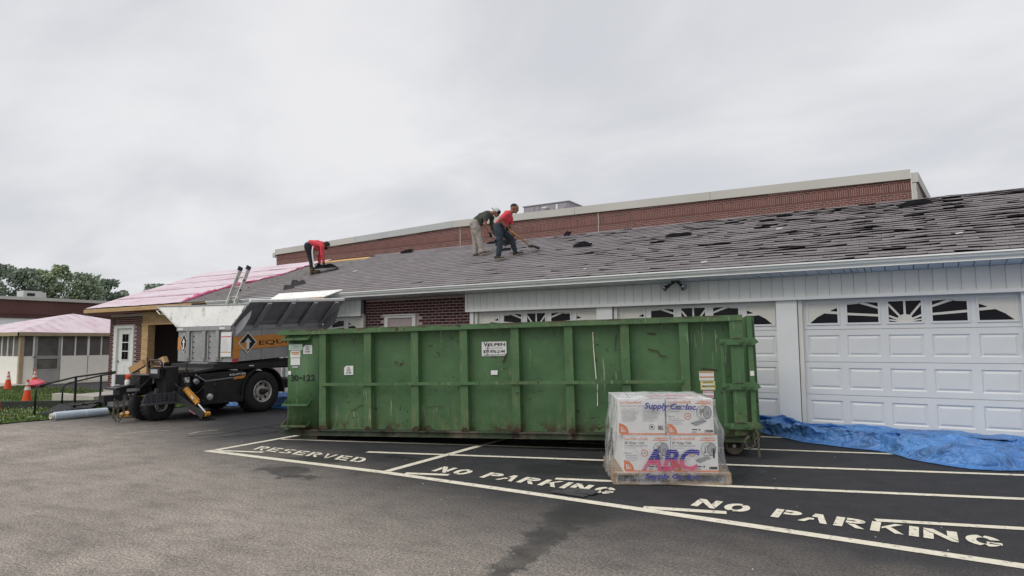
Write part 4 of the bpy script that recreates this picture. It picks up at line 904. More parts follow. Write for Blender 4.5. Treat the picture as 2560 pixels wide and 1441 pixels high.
a = decal(6.225, 6.36, .548, .636, .092, 'decal_w'); MB().box(6.228, 6.357, .0885, .0905, .615, .632).box(6.228, 6.357, .0885, .0905, .56, .583).build('decal_stripe', 'decal_pk', a); dtext(a, [('DANGER', 6.25, .618, .010, .085, .01)], 'decal_w')
decal(6.808, 6.856, .83, .89, -.033, 'decal_w')
# drips, gouges
for p, m in (([(4.82, 1.44), (4.825, 1.2), (4.845, .80)], 'decal_y'), ([(4.86, .73), (4.855, .60), (4.85, .44)], 'decal_y')):
    MB().strokes(rb(p, .012), (0, .088, 0), X3, Z3).build('paint_drip', 'line', DU)
for pts, wd in (([(1.32, .73), (1.40, .52), (1.44, .36)], .010), ([(1.12, .36), (1.28, .44), (1.42, .45)], .010), ([(5.55, 1.19), (5.68, 1.16), (5.70, 1.10), (5.78, 1.09)], .016), ([(5.58, .56), (5.72, .53)], .012), ([(5.55, 1.40), (5.66, 1.39)], .02),
                ([(5.14, 1.40), (5.11, 1.18), (5.22, 1.20)], .009), ([(6.22, .93), (6.42, .90)], .014), ([(5.02, .35), (5.12, .27), (5.22, .30), (5.17, .20)], .045), ([(2.35, .42), (2.6, .43)], .007), ([(4.52, .38), (4.60, .37)], .02)):
    MB().strokes(rb(pts, wd), (0, .086, 0), X3, Z3).build('gouge', 'rust', DU)

# ================================================================== DEBRIS TRAILER, rear wheels towards the garage
TR = root('debris_trailer', (-13.3, 8.6, 0), 'black self-propelled debris trailer with flared aluminium bin and orange band, left of the green dumpster', 'trailer')
XR, XL, YB0, YB1 = -12.4, -14.4, 8.62, 11.05
SLP = .062
def bz(y, z): return z+(y-YB0)*SLP
Y3 = V((0, 1, SLP)).normalized()
bn_ = MB()
bn_.prism([(XR, YB0, bz(YB0, 1.085)), (XR, YB1, bz(YB1, 1.085)), (XR, YB1, bz(YB1, 1.85)), (XR, YB0, bz(YB0, 1.85))], (-.04, 0, 0))
bn_.prism([(XL, YB0, bz(YB0, 1.085)), (XL, YB1, bz(YB1, 1.085)), (XL, YB1, bz(YB1, 1.85)), (XL, YB0, bz(YB0, 1.85))], (.04, 0, 0))
bn_.box(XL+.041, XR-.041, YB0, YB0+.04, 1.085, 1.85)
bn_.obox((XL+.041, YB0+.041, 1.09), (1.918, 0, 0), (0, 2.4, 2.4*SLP), (0, 0, .03))
BIN = bn_.build('bin', 'alu', TR)
for y in (9.35, 10.05, 10.7): MB().obox((XR+.001, y, bz(y, 1.085)), (.012, 0, 0), (0, .07, 0), (0, 0, .70)).build('side_post', 'alu', TR)
MB().obox((XR+.002, YB0-.002, 1.76), (.03, 0, 0), (0, 2.4, 2.4*SLP), (0, 0, .08)).build('hinge_rail', 'grey', TR)
# orange band with arrow diamond and lettering on the right side
BD = MB().obox((XR+.0145, YB0+.005, 1.335), (.004, 0, 0), (0, 2.4, 2.4*SLP), (0, 0, .285)).build('orange_band', 'orange', TR)
def onside(p, y0, z0, s_, par, name, m, off):
    MB().prism([(XR+off, y0+a*s_, z0+c*s_+a*s_*SLP) for a, c in p], (.004, 0, 0)).build(name, m, par)
dia = lambda k: [(-k, 0), (0, -k), (k, 0), (0, k)]
arrow = [(-.14, -.62), (.14, -.62), (.14, .02), (.36, .02), (0, .42), (-.36, .02), (-.14, .02)]
onside(dia(1.0), 8.975, 1.50, .235, BD, 'diamond', 'decal_w', .019); onside(dia(.86), 8.975, 1.50, .235, BD, 'diamond', 'decal_k', .0235); onside([(-.86, 0), (-.02, -.84), (-.02, .0)], 8.975, 1.50, .235, BD, 'diamond', 'orange', .028); onside([(0.02, -.84), (.86, 0), (.02, 0)], 8.975, 1.50, .235, BD, 'diamond', 'decal_k', .028); onside(arrow, 8.975, 1.50, .235, BD, 'arrow', 'decal_w', .0325)
MB().text('EQUIPTER', (XR+.020, 9.265, 1.405+.04), Y3, Z3, .095, 1.55, 'l', .012).build('lettering', 'decal_k', BD)
onside([(0, 0), (.17, 0), (.17, .30), (.05, .34), (0, .30)], YB0+.01, 1.16, 1., TR, 'corner_marker', 'orange', .001); onside([(0, 0), (.14, 0), (.14, .08), (0, .08)], YB0+.01, 1.075, 1., TR, 'marker_light', 'decal_r', .002)
# front wall: channels, bolts rows, small diamond, instruction plate
FW = YB0
for x in (-14.02, -13.42, -12.93):
    MB().obox((x, FW-.045, 1.12), (.11, 0, 0), (0, .044, 0), (0, 0, .64)).build('front_channel', 'alu', TR)
    MB().tube((x+.17, FW-.012, 1.12), (x+.17, FW-.012, 1.72), .014, n=6).build('hinge_rod', 'galv', TR)
    MB().prism([(x-.02, FW-.001, 1.12), (x+.12, FW-.001, 1.12), (x+.12, FW-.09, 1.12), (x+.02, FW-.001, 1.24)], (0, -.01, .01)).build('front_gusset', 'alu', TR)
    q = MB()
    for z in (1.16, 1.28, 1.40, 1.52, 1.64):
        for dx in (-.05, .225): q.tube((x+dx, FW-.014, z), (x+dx, FW-.001, z), .014, n=6)
    q.build('bolt_row', 'black', TR)
MB().box(XL, XR, FW-.05, FW-.001, 1.77, 1.86).build('front_hinge_rail', 'alu', TR)
MB().box(XL-.01, XL+.11, FW-.006, FW-.001, 1.34, 1.62).build('orange_tab', 'orange', TR)
def onfront(p, x0, z0, sx, sz, name, m, off): MB().prism([(x0+a*sx, FW-off, z0+c*sz) for a, c in p], (0, .004, 0)).build(name, m, TR)
onfront(dia(1.), -14.16, 1.50, .15, .235, 'diamond', 'decal_w', .012); onfront(dia(.84), -14.16, 1.50, .15, .235, 'diamond', 'decal_k', .017); onfront(arrow, -14.16, 1.50, .15, .235, 'arrow', 'decal_w', .022)
IP = MB().box(-12.72, -12.36, FW-.058, FW-.051, 1.20, 1.72).build('instruction_plate', 'decal_w', TR)
MB().box(-12.71, -12.37, FW-.060, FW-.0585, 1.615, 1.635).build('plate_stripe', 'decal_r', IP); MB().box(-12.71, -12.37, FW-.060, FW-.0585, 1.285, 1.305).build('plate_stripe', 'orange', IP)
q = MB()
for k in range(13): q.box(-12.69, -12.69+RND.uniform(.16, .29), FW-.060, FW-.0585, 1.58-k*.022, 1.584-k*.022)
q.build('fine_print', 'decal_g', IP)
for x in (-14.35, -12.80): MB().box(x, x+.2, FW-.056, FW-.051, 1.79, 1.83).build('small_label', 'decal_w', TR)
# flared wings
def wing(o, pts, name, m, th, ribs=()):
    w_ = MB().prism(pts, th).build(name, m, TR)
    for a, c, e in ribs: MB().obox(a, c, e, V(th)*-1.2).build('wing_rib', 'alu_d', w_)
    return w_
fw = wing(0, [(XL, FW-.02, 1.865), (XR, FW-.02, 1.865), (XR+.46, FW+.02, 2.29), (XL-.93, FW+.02, 2.362)], 'front_wing', 'wingw', (0, .025, 0))
MB().path([(XR+.44, FW-.01, 2.26), (XR+.49, FW-.08, 2.25), (XR+.40, FW-.08, 2.15), (XR+.34, FW-.01, 2.16)], .012, 6).build('wing_handle', 'galv', fw); MB().path([(XL-.80, FW-.01, 2.28), (XL-.80, FW-.08, 2.26), (XL-.66, FW-.08, 2.17), (XL-.62, FW-.01, 2.17)], .012, 6).build('wing_handle', 'galv', fw)
MB().tube((XR+.02, FW-.03, 1.86), (XR+.48, FW+.02, 2.295), .018, n=6).tube((XL-.02, FW-.03, 1.86), (XL-.95, FW+.02, 2.365), .018, n=6).tube((XL-.95, FW+.02, 2.368), (XR+.48, FW+.02, 2.30), .016, n=6).build('wing_edge', 'alu', fw)
A, B_, C_, D_ = V((XR+.03, FW, 1.855)), V((XR+.03, YB1+.15, 1.985)), V((XR+.68, YB1+.10, 2.50)), V((XR+.485, FW+.06, 2.345))
rw = wing(0, [A, B_, C_, D_], 'side_wing', 'alu_d', (-.012, 0, .02))
for k in (.18, .42, .66, .9):
    p = A.lerp(B_, k)+V((.012, 0, -.012)); q = D_.lerp(C_, k-.02)+V((.012, 0, -.012)); MB().obox(p, q-p, (0, .10, 0), (.03, 0, -.03)).build('wing_rib', 'grey', rw)
MB().obox(D_+V((0, 0, -.0)), C_-D_, (-.05, 0, .012), (.01, 0, .05)).build('wing_lip', 'wingw', rw)
MB().obox(A+V((.015, 0, .06)), B_-A, (.05, 0, .035), (.02, 0, -.02)).build('wing_stiffener', 'alu', rw)
MB().prism([(XR+.035, FW+.03, 1.70), (XR+.06, FW+.03, 1.62), (XR+.30, FW+.03, 1.78), (XR+.52, FW+.03, 2.02), (XR+.58, FW+.03, 2.18), (XR+.05, FW+.03, 1.86)], (0, .012, 0)).build('gusset_plate', 'alu_d', TR)
MB().prism([(XR+.035, YB1, 1.75), (XR+.45, YB1, 1.95), (XR+.62, YB1, 2.33), (XR+.05, YB1, 1.98)], (0, .012, 0)).build('gusset_plate', 'alu_d', TR)
MB().prism([(XL, FW, 1.865), (XL, YB1, 2.0), (XL-.70, YB1, 2.45), (XL-.90, FW+.06, 2.345)], (0, 0, .02)).build('side_wing', 'alu_d', TR)
MB().tube((XR+.1, YB1-.15, 1.93), (XR+.34, YB1-.25, 1.93), .022, n=8).build('pivot_pin', 'galv', TR)
# tail flap lying on the eave
tf = MB().prism([(-14.3, 10.98, 2.60), (-12.25, 10.98, 2.60), (-11.93, 11.28, 2.775), (-14.3, 11.28, 2.78)], (0, .0, .02)).build('tail_flap', 'wingw', TR)
MB().obox((-14.3, 10.965, 2.47), (2.05, 0, 0), (0, .02, 0), (0, 0, .135)).build('flap_lip', 'alu', tf)
MB().prism([(-12.60, 10.955, 2.50), (-12.38, 10.955, 2.50), (-12.32, 10.955, 2.60), (-12.62, 10.955, 2.60)], (0, .008, 0)).build('orange_mark', 'orange', tf)
# lift frame, chassis, side body
MB().box(-14.1, -12.55, 8.3, 11.3, .92, 1.05).prism([(-12.55, 8.3, .93), (-12.42, 8.9, .93), (-12.42, 11.3, .98), (-12.55, 11.3, .98)], (0, 0, .12)).build('lift_frame', 'black', TR)
MB().prism([(-12.50, 8.9, 1.06), (-12.50, 11.1, 1.2), (-12.50, 11.1, .98), (-12.50, 8.9, .9)], (-.1, 0, 0)).prism([(-14.1, 8.9, 1.06), (-14.1, 11.1, 1.2), (-14.1, 11.1, .98), (-14.1, 8.9, .9)], (.1, 0, 0)).build('tilt_arm', 'black', TR)
MB().box(-13.8, -13.0, 8.45, 8.75, 1.0, 1.075).build('front_bumper', 'alu', TR)
sb = MB().prism([(-12.42, 7.78, .845), (-12.42, 8.02, .70), (-12.42, 8.02, .24), (-12.42, 8.93, .24), (-12.42, 8.95, .60), (-12.42, 9.02, .80), (-12.42, 8.9, .90), (-12.42, 8.35, .885)], (-.45, 0, 0)).build('side_body', 'black', TR)
MB().prism([(-12.415, 7.8, .845), (-12.415, 8.03, .705), (-12.415, 8.95, .77), (-12.415, 8.95, .785), (-12.415, 8.035, .722), (-12.415, 7.82, .862)], (.012, 0, 0)).build('body_trim', 'grey', TR)
MB().text('EQUIPTER', (-12.402, 8.58, .800), (0, 1, .05), Z3, .034, .40, 'l', .03).build('lettering', 'decal_w', sb); MB().prism([(-12.403, 8.66, .715), (-12.403, 8.93, .735), (-12.403, 8.97, .795), (-12.403, 8.72, .775)], (.004, 0, 0)).build('orange_flash', 'orange', sb)
MB().lathe([(0, 0), (.055, 0), (.07, .012), (.068, .03), (.05, .04), (0, .042)], (-12.42, 8.14, .385), (1, 0, 0), 20).build('round_lamp', 'lens', sb, smooth=40)
MB().box(-14.2, -12.9, 7.6, 11.2, .42, .62).build('chassis', 'black', TR)
MB().box(-14.35, -12.87, 8.02, 8.95, .3, .9).build('engine_cover', 'black', TR)
MB().prism([(-13.9, 7.75, .86), (-12.45, 7.75, .86), (-12.45, 8.9, 1.0), (-13.9, 8.9, 1.0)], (0, 0, .05)).build('deck_plate', 'black', TR)
MB().tube((-12.47, 7.85, .74), (-12.40, 7.85, .70), .05, n=10).build('work_light', 'grey', TR)
def wheel(x, y, z, R_, wd, name='wheel', sx=1, rimr=.24, tr=.014):
    """axle along X; outer face at x"""
    w_ = MB().lathe([(rimr, -.02), (rimr+.03, .0), (R_*.86, .0), (R_*.96, -.03), (R_, -.07), (R_, -wd+.07), (R_*.96, -wd+.03), (R_*.86, -wd), (rimr, -wd+.02), (rimr, -.02)], (x, y, z), (sx, 0, 0), 48).build(name, 'rubber', TR, smooth=50)
    rm = MB().lathe([(rimr, -.02), (rimr-.012, -.005), (rimr-.03, -.02), (rimr-.035, -.09), (rimr*.62, -.10), (rimr*.5, -.06), (rimr*.30, -.055), (0, -.055)], (x, y, z), (sx, 0, 0), 32).build('rim', 'rim', w_, smooth=40)
    q = MB(); n_ = 8
    for k in range(n_):
        a = 2*math.pi*k/n_; q.ell((x-sx*.094, y+rimr*.72*math.cos(a), z+rimr*.72*math.sin(a)), .012, rimr*.13, rimr*.16, 8, 5)
    q.build('rim_hole', 'dark', w_)
    MB().lathe([(rimr*.30, -.055), (rimr*.28, .02), (rimr*.2, .035), (0, .036)], (x, y, z), (sx, 0, 0), 14).build('hub', 'black', w_, smooth=40)
    t_ = MB(); m_ = int(R_*72)
    for k in range(m_):
        a = 2*math.pi*k/m_; e = V((0, math.cos(a), math.sin(a))); tg = V((0, -math.sin(a), math.cos(a)))
        for s_ in (0, 1):
            x0 = x-sx*(.05 if s_ == 0 else wd*.52); t_.obox(V((x0, y, z))+e*(R_-.006)+tg*(.03*s_), V((-sx*(wd*.42), 0, 0)), tg*.028, e*tr)
    t_.build('tread', 'rubber', w_)
wheel(-12.38, 9.41, .445-.03, .448, .42); wheel(-14.4, 9.41, .40, .448, .42, sx=-1)
q = MB(); n_ = 18
for k in range(n_):
    a0, a1 = math.radians(-5+k*190/n_), math.radians(-5+(k+1)*190/n_); r = .52
    p = lambda a, rr: (-12.36, 9.41+rr*math.cos(a), .42+rr*math.sin(a))
    q.prism([p(a0, r), p(a1, r), p(a1, r+.03), p(a0, r+.03)], (-.45, 0, 0))
q.build('fender', 'black', TR)
MB().prism([(-12.375, 9.02, .99), (-12.375, 9.13, .985), (-12.375, 9.15, 1.005), (-12.375, 9.04, 1.01)], (.01, 0, 0)).build('fender_label', 'decal_w', TR)
wheel(-12.78, 7.36, .262, .30, .27, rimr=.13, tr=.008); wheel(-13.25, 7.36, .252, .30, .27, rimr=.13, tr=.008)
MB().tube((-13.7, 7.36, .25), (-12.95, 7.36, .25), .04).tube((-13.28, 7.36, .25), (-13.28, 7.36, .62), .07).build('front_axle', 'black', TR)
# tongue, coupler, steps, control tower
MB().box(-13.52, -13.28, 6.72, 7.7, .50, .66).box(-13.75, -13.05, 7.3, 7.75, .42, .70).build('tongue', 'black', TR)
MB().prism([(-13.6, 6.60, .60), (-13.2, 6.60, .60), (-13.25, 6.95, .66), (-13.55, 6.95, .66)], (0, 0, .03)).box(-13.5, -13.3, 6.45, 6.8, .38, .50).box(-13.43, -13.37, 6.50, 6.55, .30, .5).build('coupler', 'black', TR)
MB().box(-13.275, -13.272, 6.85, 7.10, .55, .61).build('tongue_label', 'decal_g', TR)
chain('tow_chain', [(-13.24, 6.62, .42), (-13.24, 6.60, .10), (-13.24, 6.66, -.0)], TR, 'steel', .010, .062); chain('tow_chain', [(-13.24, 6.78, .40), (-13.24, 6.80, .12), (-13.24, 6.70, -.01)], TR, 'steel', .010, .062); chain('tow_chain', [(-13.30, 6.70, .40), (-13.28, 6.72, .05)], TR, 'steel', .010, .062)
MB().path([(-13.2, 6.9, .66), (-13.1, 7.0, .80), (-13.05, 7.08, .72), (-13.1, 6.85, .45), (-13.0, 7.3, .48), (-12.9, 7.7, .6)], .014, 6).path([(-13.25, 7.0, .66), (-13.2, 7.08, .74), (-13.2, 7.2, .68)], .012, 6).build('hydraulic_hose', 'black', TR)
MB().tube((-13.0, 7.0, .47), (-13.0, 7.6, .475), .008, n=6).build('orange_hose', 'oilor', TR)
MB().box(-14.05, -13.15, 7.02, 7.5, .66, .86).build('battery_box', 'black', TR); MB().box(-13.148, -13.145, 7.28, 7.42, .69, .83).build('battery_label', 'decal_w', TR); MB().box(-13.1445, -13.143, 7.29, 7.41, .755, .765).build('label_stripe', 'decal_r', TR)
TW = MB().box(-13.2, -12.72, 7.30, 7.55, .45, 1.02).box(-13.15, -12.78, 7.20, 7.299, .80, 1.0).build('control_tower', 'black', TR)
MB().box(-13.08, -12.84, 7.192, 7.199, .895, .975).build('plate', 'decal_g', TW); MB().box(-13.12, -12.80, 7.27, 7.29, 1.022, 1.10).build('control_panel', 'decal_w', TW); MB().box(-13.10, -12.82, 7.262, 7.269, 1.03, 1.05).build('panel_stripe', 'orange', TW)
for k in range(5): MB().tube((-13.07+k*.055, 7.26, 1.05), (-13.07+k*.055, 7.21, 1.13), .010, n=6).build('lever', 'decal_k', TW)
MB().path([(-13.20, 7.24, .92), (-13.20, 7.22, 1.10), (-13.16, 7.21, 1.15), (-12.80, 7.21, 1.16), (-12.74, 7.22, 1.10), (-12.74, 7.24, .92)], .018, 8).build('tower_handle', 'black', TW, smooth=180)
MB().tube((-12.55, 7.62, .85), (-12.55, 7.62, 1.10), .012).box(-12.6, -12.5, 7.58, 7.66, 1.10, 1.12).tube((-13.35, 7.3, .98), (-13.38, 7.27, 1.2), .012).build('control_lever', 'black', TR)
ST = MB().prism([(-12.62, 6.86, .52), (-12.62, 7.62, .535), (-12.62, 7.62, .35), (-12.62, 6.80, .32)], (-.02, 0, 0)).build('step_plate', 'plate', TR)
q = MB()
for k in range(8):
    for j in range(3):
        if k in (2, 4) and j < 2: continue
        q.tube((-12.62, 6.92+k*.088, .375+j*.052+k*.002), (-12.612, 6.92+k*.088, .375+j*.052+k*.002), .014, n=8)
for k in (2, 4): q.box(-12.62, -12.612, 6.905+k*.088, 6.935+k*.088, .37, .46)
q.build('plate_hole', 'dark', ST); MB().box(-12.64, -12.50, 6.79, 7.66, .315, .345).build('step_tread', 'plate', ST)
for y in (7.05, 7.52): MB().box(-12.66, -12.61, y, y+.05, .34, .62).build('step_bracket', 'plate', ST)
for a_ in (((-12.56, 7.60, .98), (-12.50, 7.75, .80), (-12.45, 7.9, .86), (-12.44, 8.2, .80)), ((-12.60, 7.56, .80), (-12.48, 7.62, .66), (-12.5, 7.5, .58)), ((-12.58, 7.4, .70), (-12.5, 7.55, .52), (-12.44, 7.8, .50), (-12.43, 7.95, .62)), ((-13.1, 7.2, .80), (-13.05, 7.05, .68), (-13.1, 6.9, .63))):
    MB().path(a_, .011, 6).build('hydraulic_hose', 'rubber', TR, smooth=180)
for y_, z_ in ((7.66, .62), (7.66, .78), (8.0, .60), (8.0, .33), (8.9, .33), (8.5, .27), (8.25, .64)): MB().tube((-12.43, y_, z_), (-12.405, y_, z_), .016, n=6).build('bolt_head', 'steel', TR)
MB().box(-12.60, -12.50, 7.60, 7.78, .46, .86).box(-12.72, -12.60, 7.56, 7.70, .30, .95).build('side_bracket', 'black', TR); MB().box(-12.497, -12.494, 7.64, 7.74, .70, .80).build('bracket_label', 'decal_w', TR)
MB().tube((-12.47, 7.72, .90), (-12.47, 8.6, .965), .022, n=8).build('hand_rail', 'black', TR); MB().box(-12.9, -12.6, 7.5, 7.9, .9, .96).build('valve_block', 'steel', TR)
# outrigger with orange cylinder
OR = MB().obox((-12.60, 7.50, .46), (.66, .25, -.44), (.03, -.09, 0), (.03, .03, .10)).build('outrigger_arm', 'black', TR)
MB().box(-12.05, -11.83, 7.68, 7.90, -.018, .004).box(-12.0, -11.88, 7.74, 7.84, .004, .07).build('foot_pad', 'black', TR)
c0, c1 = V((-12.38, 7.58, .59)), V((-11.90, 7.76, .10))
MB().tube(c0, c0.lerp(c1, .58), .048, n=16).tube(c0.lerp(c1, .55), c0.lerp(c1, .60), .056, n=16).tube(c0.lerp(c1, .02), c0.lerp(c1, .08), .056, n=16).tube(c0+V((.05, .03, .02)), c0.lerp(c1, .55)+V((.03, .03, .05)), .010).build('hydraulic_cylinder', 'oilor', TR, smooth=40)
MB().tube(c0.lerp(c1, .60), c0.lerp(c1, .95), .020, n=12).build('piston_rod', 'chrome', TR, smooth=40); MB().tube(c1+V((0, -.05, 0)), c1+V((0, .05, 0)), .05, n=14).build('rod_eye', 'oilor', TR, smooth=40)
MB().obox(c0.lerp(c1, .36)+V((.02, -.052, .012)), (c1-c0)*.1, (.0, -.002, 0), (.02, .0, .04)).build('cylinder_label', 'decal_w', TR); MB().obox((-12.25, 7.60, .165), (.14, .05, -.08), (.005, -.004, 0), (.012, .012, .045)).build('arm_label', 'decal_pk', TR)
MB().tube((-12.5, 10.35, .75), (-12.1, 10.6, .35), .045, n=12).build('rear_cylinder', 'oilor', TR)
MB().obox((-12.5, 10.2, .4), (.5, .4, -.4), (.04, -.05, 0), (.03, 0, .06)).build('rear_outrigger_arm', 'black', TR)

# cartons and bottle riding on the trailer
def carton(o, u, v, w_, label):
    b = MB().obox(o, u, v, w_)
    c = b.build('cardboard_carton', 'kraft'); tag(c, label, 'cardboard box'); return c
carton((-13.50, 7.10, .88), (.24, .14, .16), (-.08, .11, .0), (-.055, -.02, .12), 'tilted brown carton leaning by the trailer controls')
carton((-13.40, 7.56, 1.0), (.16, .10, .10), (-.10, .14, 0), (-.09, 0, .12), 'upright brown carton behind the tilted one on the trailer')
BT = root('spray_bottle', (-13.40, 6.92, .66), 'white bottle with a red cap standing on the trailer tongue', 'bottle')
MB().lathe([(0, 0), (.045, 0), (.047, .09), (.03, .12), (.02, .125)], (-13.40, 6.92, .662), (0, 0, 1), 14).build('body', 'decal_w', BT, smooth=40); MB().lathe([(.034, .125), (.034, .20), (.02, .225), (0, .226)], (-13.40, 6.92, .662), (0, 0, 1), 12).box(-13.36, -13.30, 6.905, 6.935, .84, .865).build('cap', 'cone', BT)

for ch in list(TR.children):
    if ch.name.split('.')[0] in ('front_axle', 'tongue', 'coupler', 'tongue_label', 'tow_chain', 'hydraulic_hose', 'orange_hose', 'battery_box', 'battery_label', 'label_stripe', 'control_tower', 'tower_handle', 'control_lever', 'step_plate', 'step_tread', 'step_bracket'): ch.location.x += .15
BT.location.x += .15
# ladder leaning on the eave
LA = root('ladder', (-16.15, 10.5, -.12), 'aluminium extension ladder leaning on the eave behind the trailer bin', 'ladder')
def lp(s, x, h=0): return V((x, 10.17+s*.356-h*.934, -.12+s*.934+h*.356))
for x in (-16.35, -15.98):
    MB().obox(lp(0, x), (.038, 0, 0), lp(3.92, x)-lp(0, x), lp(0, x, .10)-lp(0, x)).build('side_rail', 'galv', LA); MB().obox(lp(3.92, x-.006), (.052, 0, 0), lp(4.03, x)-lp(3.92, x), lp(0, x, .13)-lp(0, x)).build('end_cap', 'navyp', LA)
    MB().obox(lp(0, x+.045), (.03, 0, 0), lp(3.1, x)-lp(0, x), lp(0, x, .085)-lp(0, x)).build('base_rail', 'galv', LA)
for k in range(12): MB().tube(lp(.35+k*.305, -16.33, .035), lp(.35+k*.305, -15.96, .035), .021, n=8).build('rung', 'galv', LA)
for k in range(7, 12): MB().box(-15.93, -15.91, lp(.25+k*.305, 0)[1]-.1, lp(.25+k*.305, 0)[1]-.06, lp(.25+k*.305, 0)[2]-.02, lp(.25+k*.305, 0)[2]+.03).build('rung_lock', 'black', LA)

# ================================================================== PALLET OF RIDGE-VENT CARTONS UNDER CLEAR FILM
PA = math.radians(29.5); PO = V((-2.72, 6.315, 0)); PE = (0, 0, PA)
PL = root('pallet', PO, 'weathered wooden pallet under the stacked white cartons', 'pallet', rot=PE)
for k in range(7): shared('deck_board', MB().box(0, 1.2, 0, .11, .098, .116).build_mesh('deck_board', 'pallet'), (0, k*.1483, RND.uniform(-.001, .001)), PL)
for y in (0, .445, .89): shared('bottom_board', MB().box(0, 1.2, 0, .11, .002, .018).build_mesh('bottom_board', 'pallet'), (0, y, 0), PL)
for x in (0, .575, 1.155): shared('stringer', MB().box(0, .045, .003, .997, .0185, .0975).build_mesh('stringer', 'pallet'), (x, 0, 0), PL)
BWd, BD_, BH = .478, .470, .372
me_box = MB().box(0, BWd, 0, BD_, 0, BH).build_mesh('carton', 'box')
def vent_box(x, y, z, label, kind, grp):
    R_ = root('vent_carton', PO+Matrix.Rotation(PA, 3, 'Z') @ V((x, y, z)), label, 'carton', grp, rot=PE)
    shared('carton', me_box, (0, 0, 0), R_)
    Y = -.0012; u, v = X3, Z3
    if kind is None: return
    t1 = MB(); t2 = MB(); t3 = MB()
    t1.box(.012, BWd, Y, 0, .008, .022)
    t1.poly([(.002, Y-.0004, .024)]+[(.002+.10*math.cos(a*math.pi/20), Y-.0004, .024+.10*math.sin(a*math.pi/20)) for a in range(11)])
    t3.strokes(rb([(.026, .085), (.028, .05), (.05, .05)], .012)+rb([(.043, .085), (.045, .056), (.07, .060)], .009)+rb([(.02, .036), (.075, .042)], .008), (0, Y-.001, 0), u, v)
    if kind == 'back':
        t1.text('Lo-OmniRoll', (.015, Y, .325), u, v, .026, .22, 'l', .012)
        t2.text('THE ROLL RIDGE VENT THAT INSTALLS', (.015, Y, .296), u, v, .011, .30)
        for k in range(11):
            t2.box(.03, .03+RND.uniform(.12, .19), Y, 0, .270-k*.0125, .2718-k*.0125); t2.box(.25, .25+RND.uniform(.11, .17), Y, 0, .270-k*.0125, .2718-k*.0125)
        t2.strokes(rb([(x_, z_) for x_, z_ in arc(.34, .085, .028, .028, 0, 360, 16)], .004), (0, Y, 0), u, v); t2.box(.328, .352, Y, 0, .075, .097)
        for k in range(9): t2.box(.405+k*.006, .405+k*.006+(.003 if k % 2 else .0045), Y, 0, .055, .10)
    else:
        t1.text('Lo-OmniRoll', (.012, Y, .328), u, v, .028, .235, 'l', .014); t1.text('LOMANCO', (.315, Y, .335), u, v, .022, .145, 'l', .02); t1.box(.295, .455, Y, 0, .322, .329); t1.text('VENTS', (.36, Y, .311), u, v, .009, .05)
        t2.text("30' Ridge Vent", (.012, Y, .288), u, v, .025, .20, 'l', .014); t2.text('Low-Profile Shingle-Over Vent', (.012, Y, .264), u, v, .0135, .235, 'l', .006)
        t2.text('1 Roll  Model LOR-30', (.012, Y, .243), u, v, .009, .12); t2.text('Features:', (.012, Y, .190), u, v, .0125, .07, 'l', .008)
        for k in range(4): t2.box(.02, .02+RND.uniform(.10, .16), Y, 0, .170-k*.018, .1725-k*.018)
        t1.strokes(rb(arc(.215, .195, .032, .032, 0, 360, 20), .008), (0, Y, 0), u, v); t2.text('130', (.215, Y, .187), u, v, .016, .034, 'c', .012)
        # drawn roll of vent: side disc, rim, strip
        c = (.415, .235); 
        t3.poly([(c[0]-.065+.048*math.cos(a*.3142)*.9, Y, c[1]+.068*math.sin(a*.3142)) for a in range(20)])
        q = MB(); q.poly([(c[0]+.043*math.cos(a*.3142), Y-.0006, c[1]+.065*math.sin(a*.3142)) for a in range(20)])
        q.poly([(.245, Y-.0004, .125), (.295, Y-.0004, .100), (.405, Y-.0004, .145), (.375, Y-.0004, .165)])
        t2.strokes(rb(arc(c[0], c[1], .043, .065, 0, 360, 20), .004)+rb(arc(c[0]-.062, c[1], .045, .065, 85, 275, 12), .004)+rb([(c[0]-.062, c[1]+.065), (c[0], c[1]+.065)], .004)+rb([(c[0]-.062, c[1]-.065), (c[0], c[1]-.065)], .004)+rb([(.245, .125), (.295, .100), (.405, .145)], .004)+rb([(.245, .125), (.375, .175)], .003)+rb([(.262, .118), (.392, .158)], .003)+rb(arc(c[0]+.005, c[1]-.01, .010, .018, 0, 360, 10), .004), (0, Y-.001, 0), u, v)
        for k in range(14): t2.strokes(rb([(c[0]-.085+.05*RND.random(), c[1]-.05+.10*RND.random())]*1+[(c[0]-.075+.04*RND.random(), c[1]-.05+.1*RND.random())], .0025), (0, Y-.0008, 0), u, v)
        q.build('printed_roll', 'decal_g', R_)
        t2.box(.255, .31, Y, 0, .055, .066); t2.box(.325, .342, Y, 0, .053, .068); t2.box(.255, .30, Y, 0, .038, .041); t2.box(.255, .30, Y, 0, .030, .033); t2.box(.40, .468, Y, 0, .032, .058); t2.box(.385, .397, Y, 0, .032, .058)
        if kind == 'slot': MB().prism([(.435+.010*math.cos(a), Y-.003, (.235 if math.sin(a) > 0 else .155)+.010*math.sin(a)) for a in [k*math.pi/8 for k in range(17)]], (0, .002, 0)).build('hand_hole', 'dark', R_)
    t1.build('orange_print', 'box_o', R_); t2.build('black_print', 'decal_k', R_); t3.build('white_print', 'decal_w', R_)
G_ = 'white ridge vent cartons on the pallet'
z0, z1 = .118, .118+BH+.003
vent_box(.115, .03, z0, 'lower left white vent carton in the front of the stack', 'front', G_); vent_box(.60, .028, z0, 'lower right white vent carton with a dark hand slot', 'slot', G_)
vent_box(.070, .032, z1, 'upper left white carton printed with lines of text and a barcode', 'back', G_); vent_box(.565, .025, z1, 'upper right white vent carton with a drawn roll and orange ring', 'front', G_)
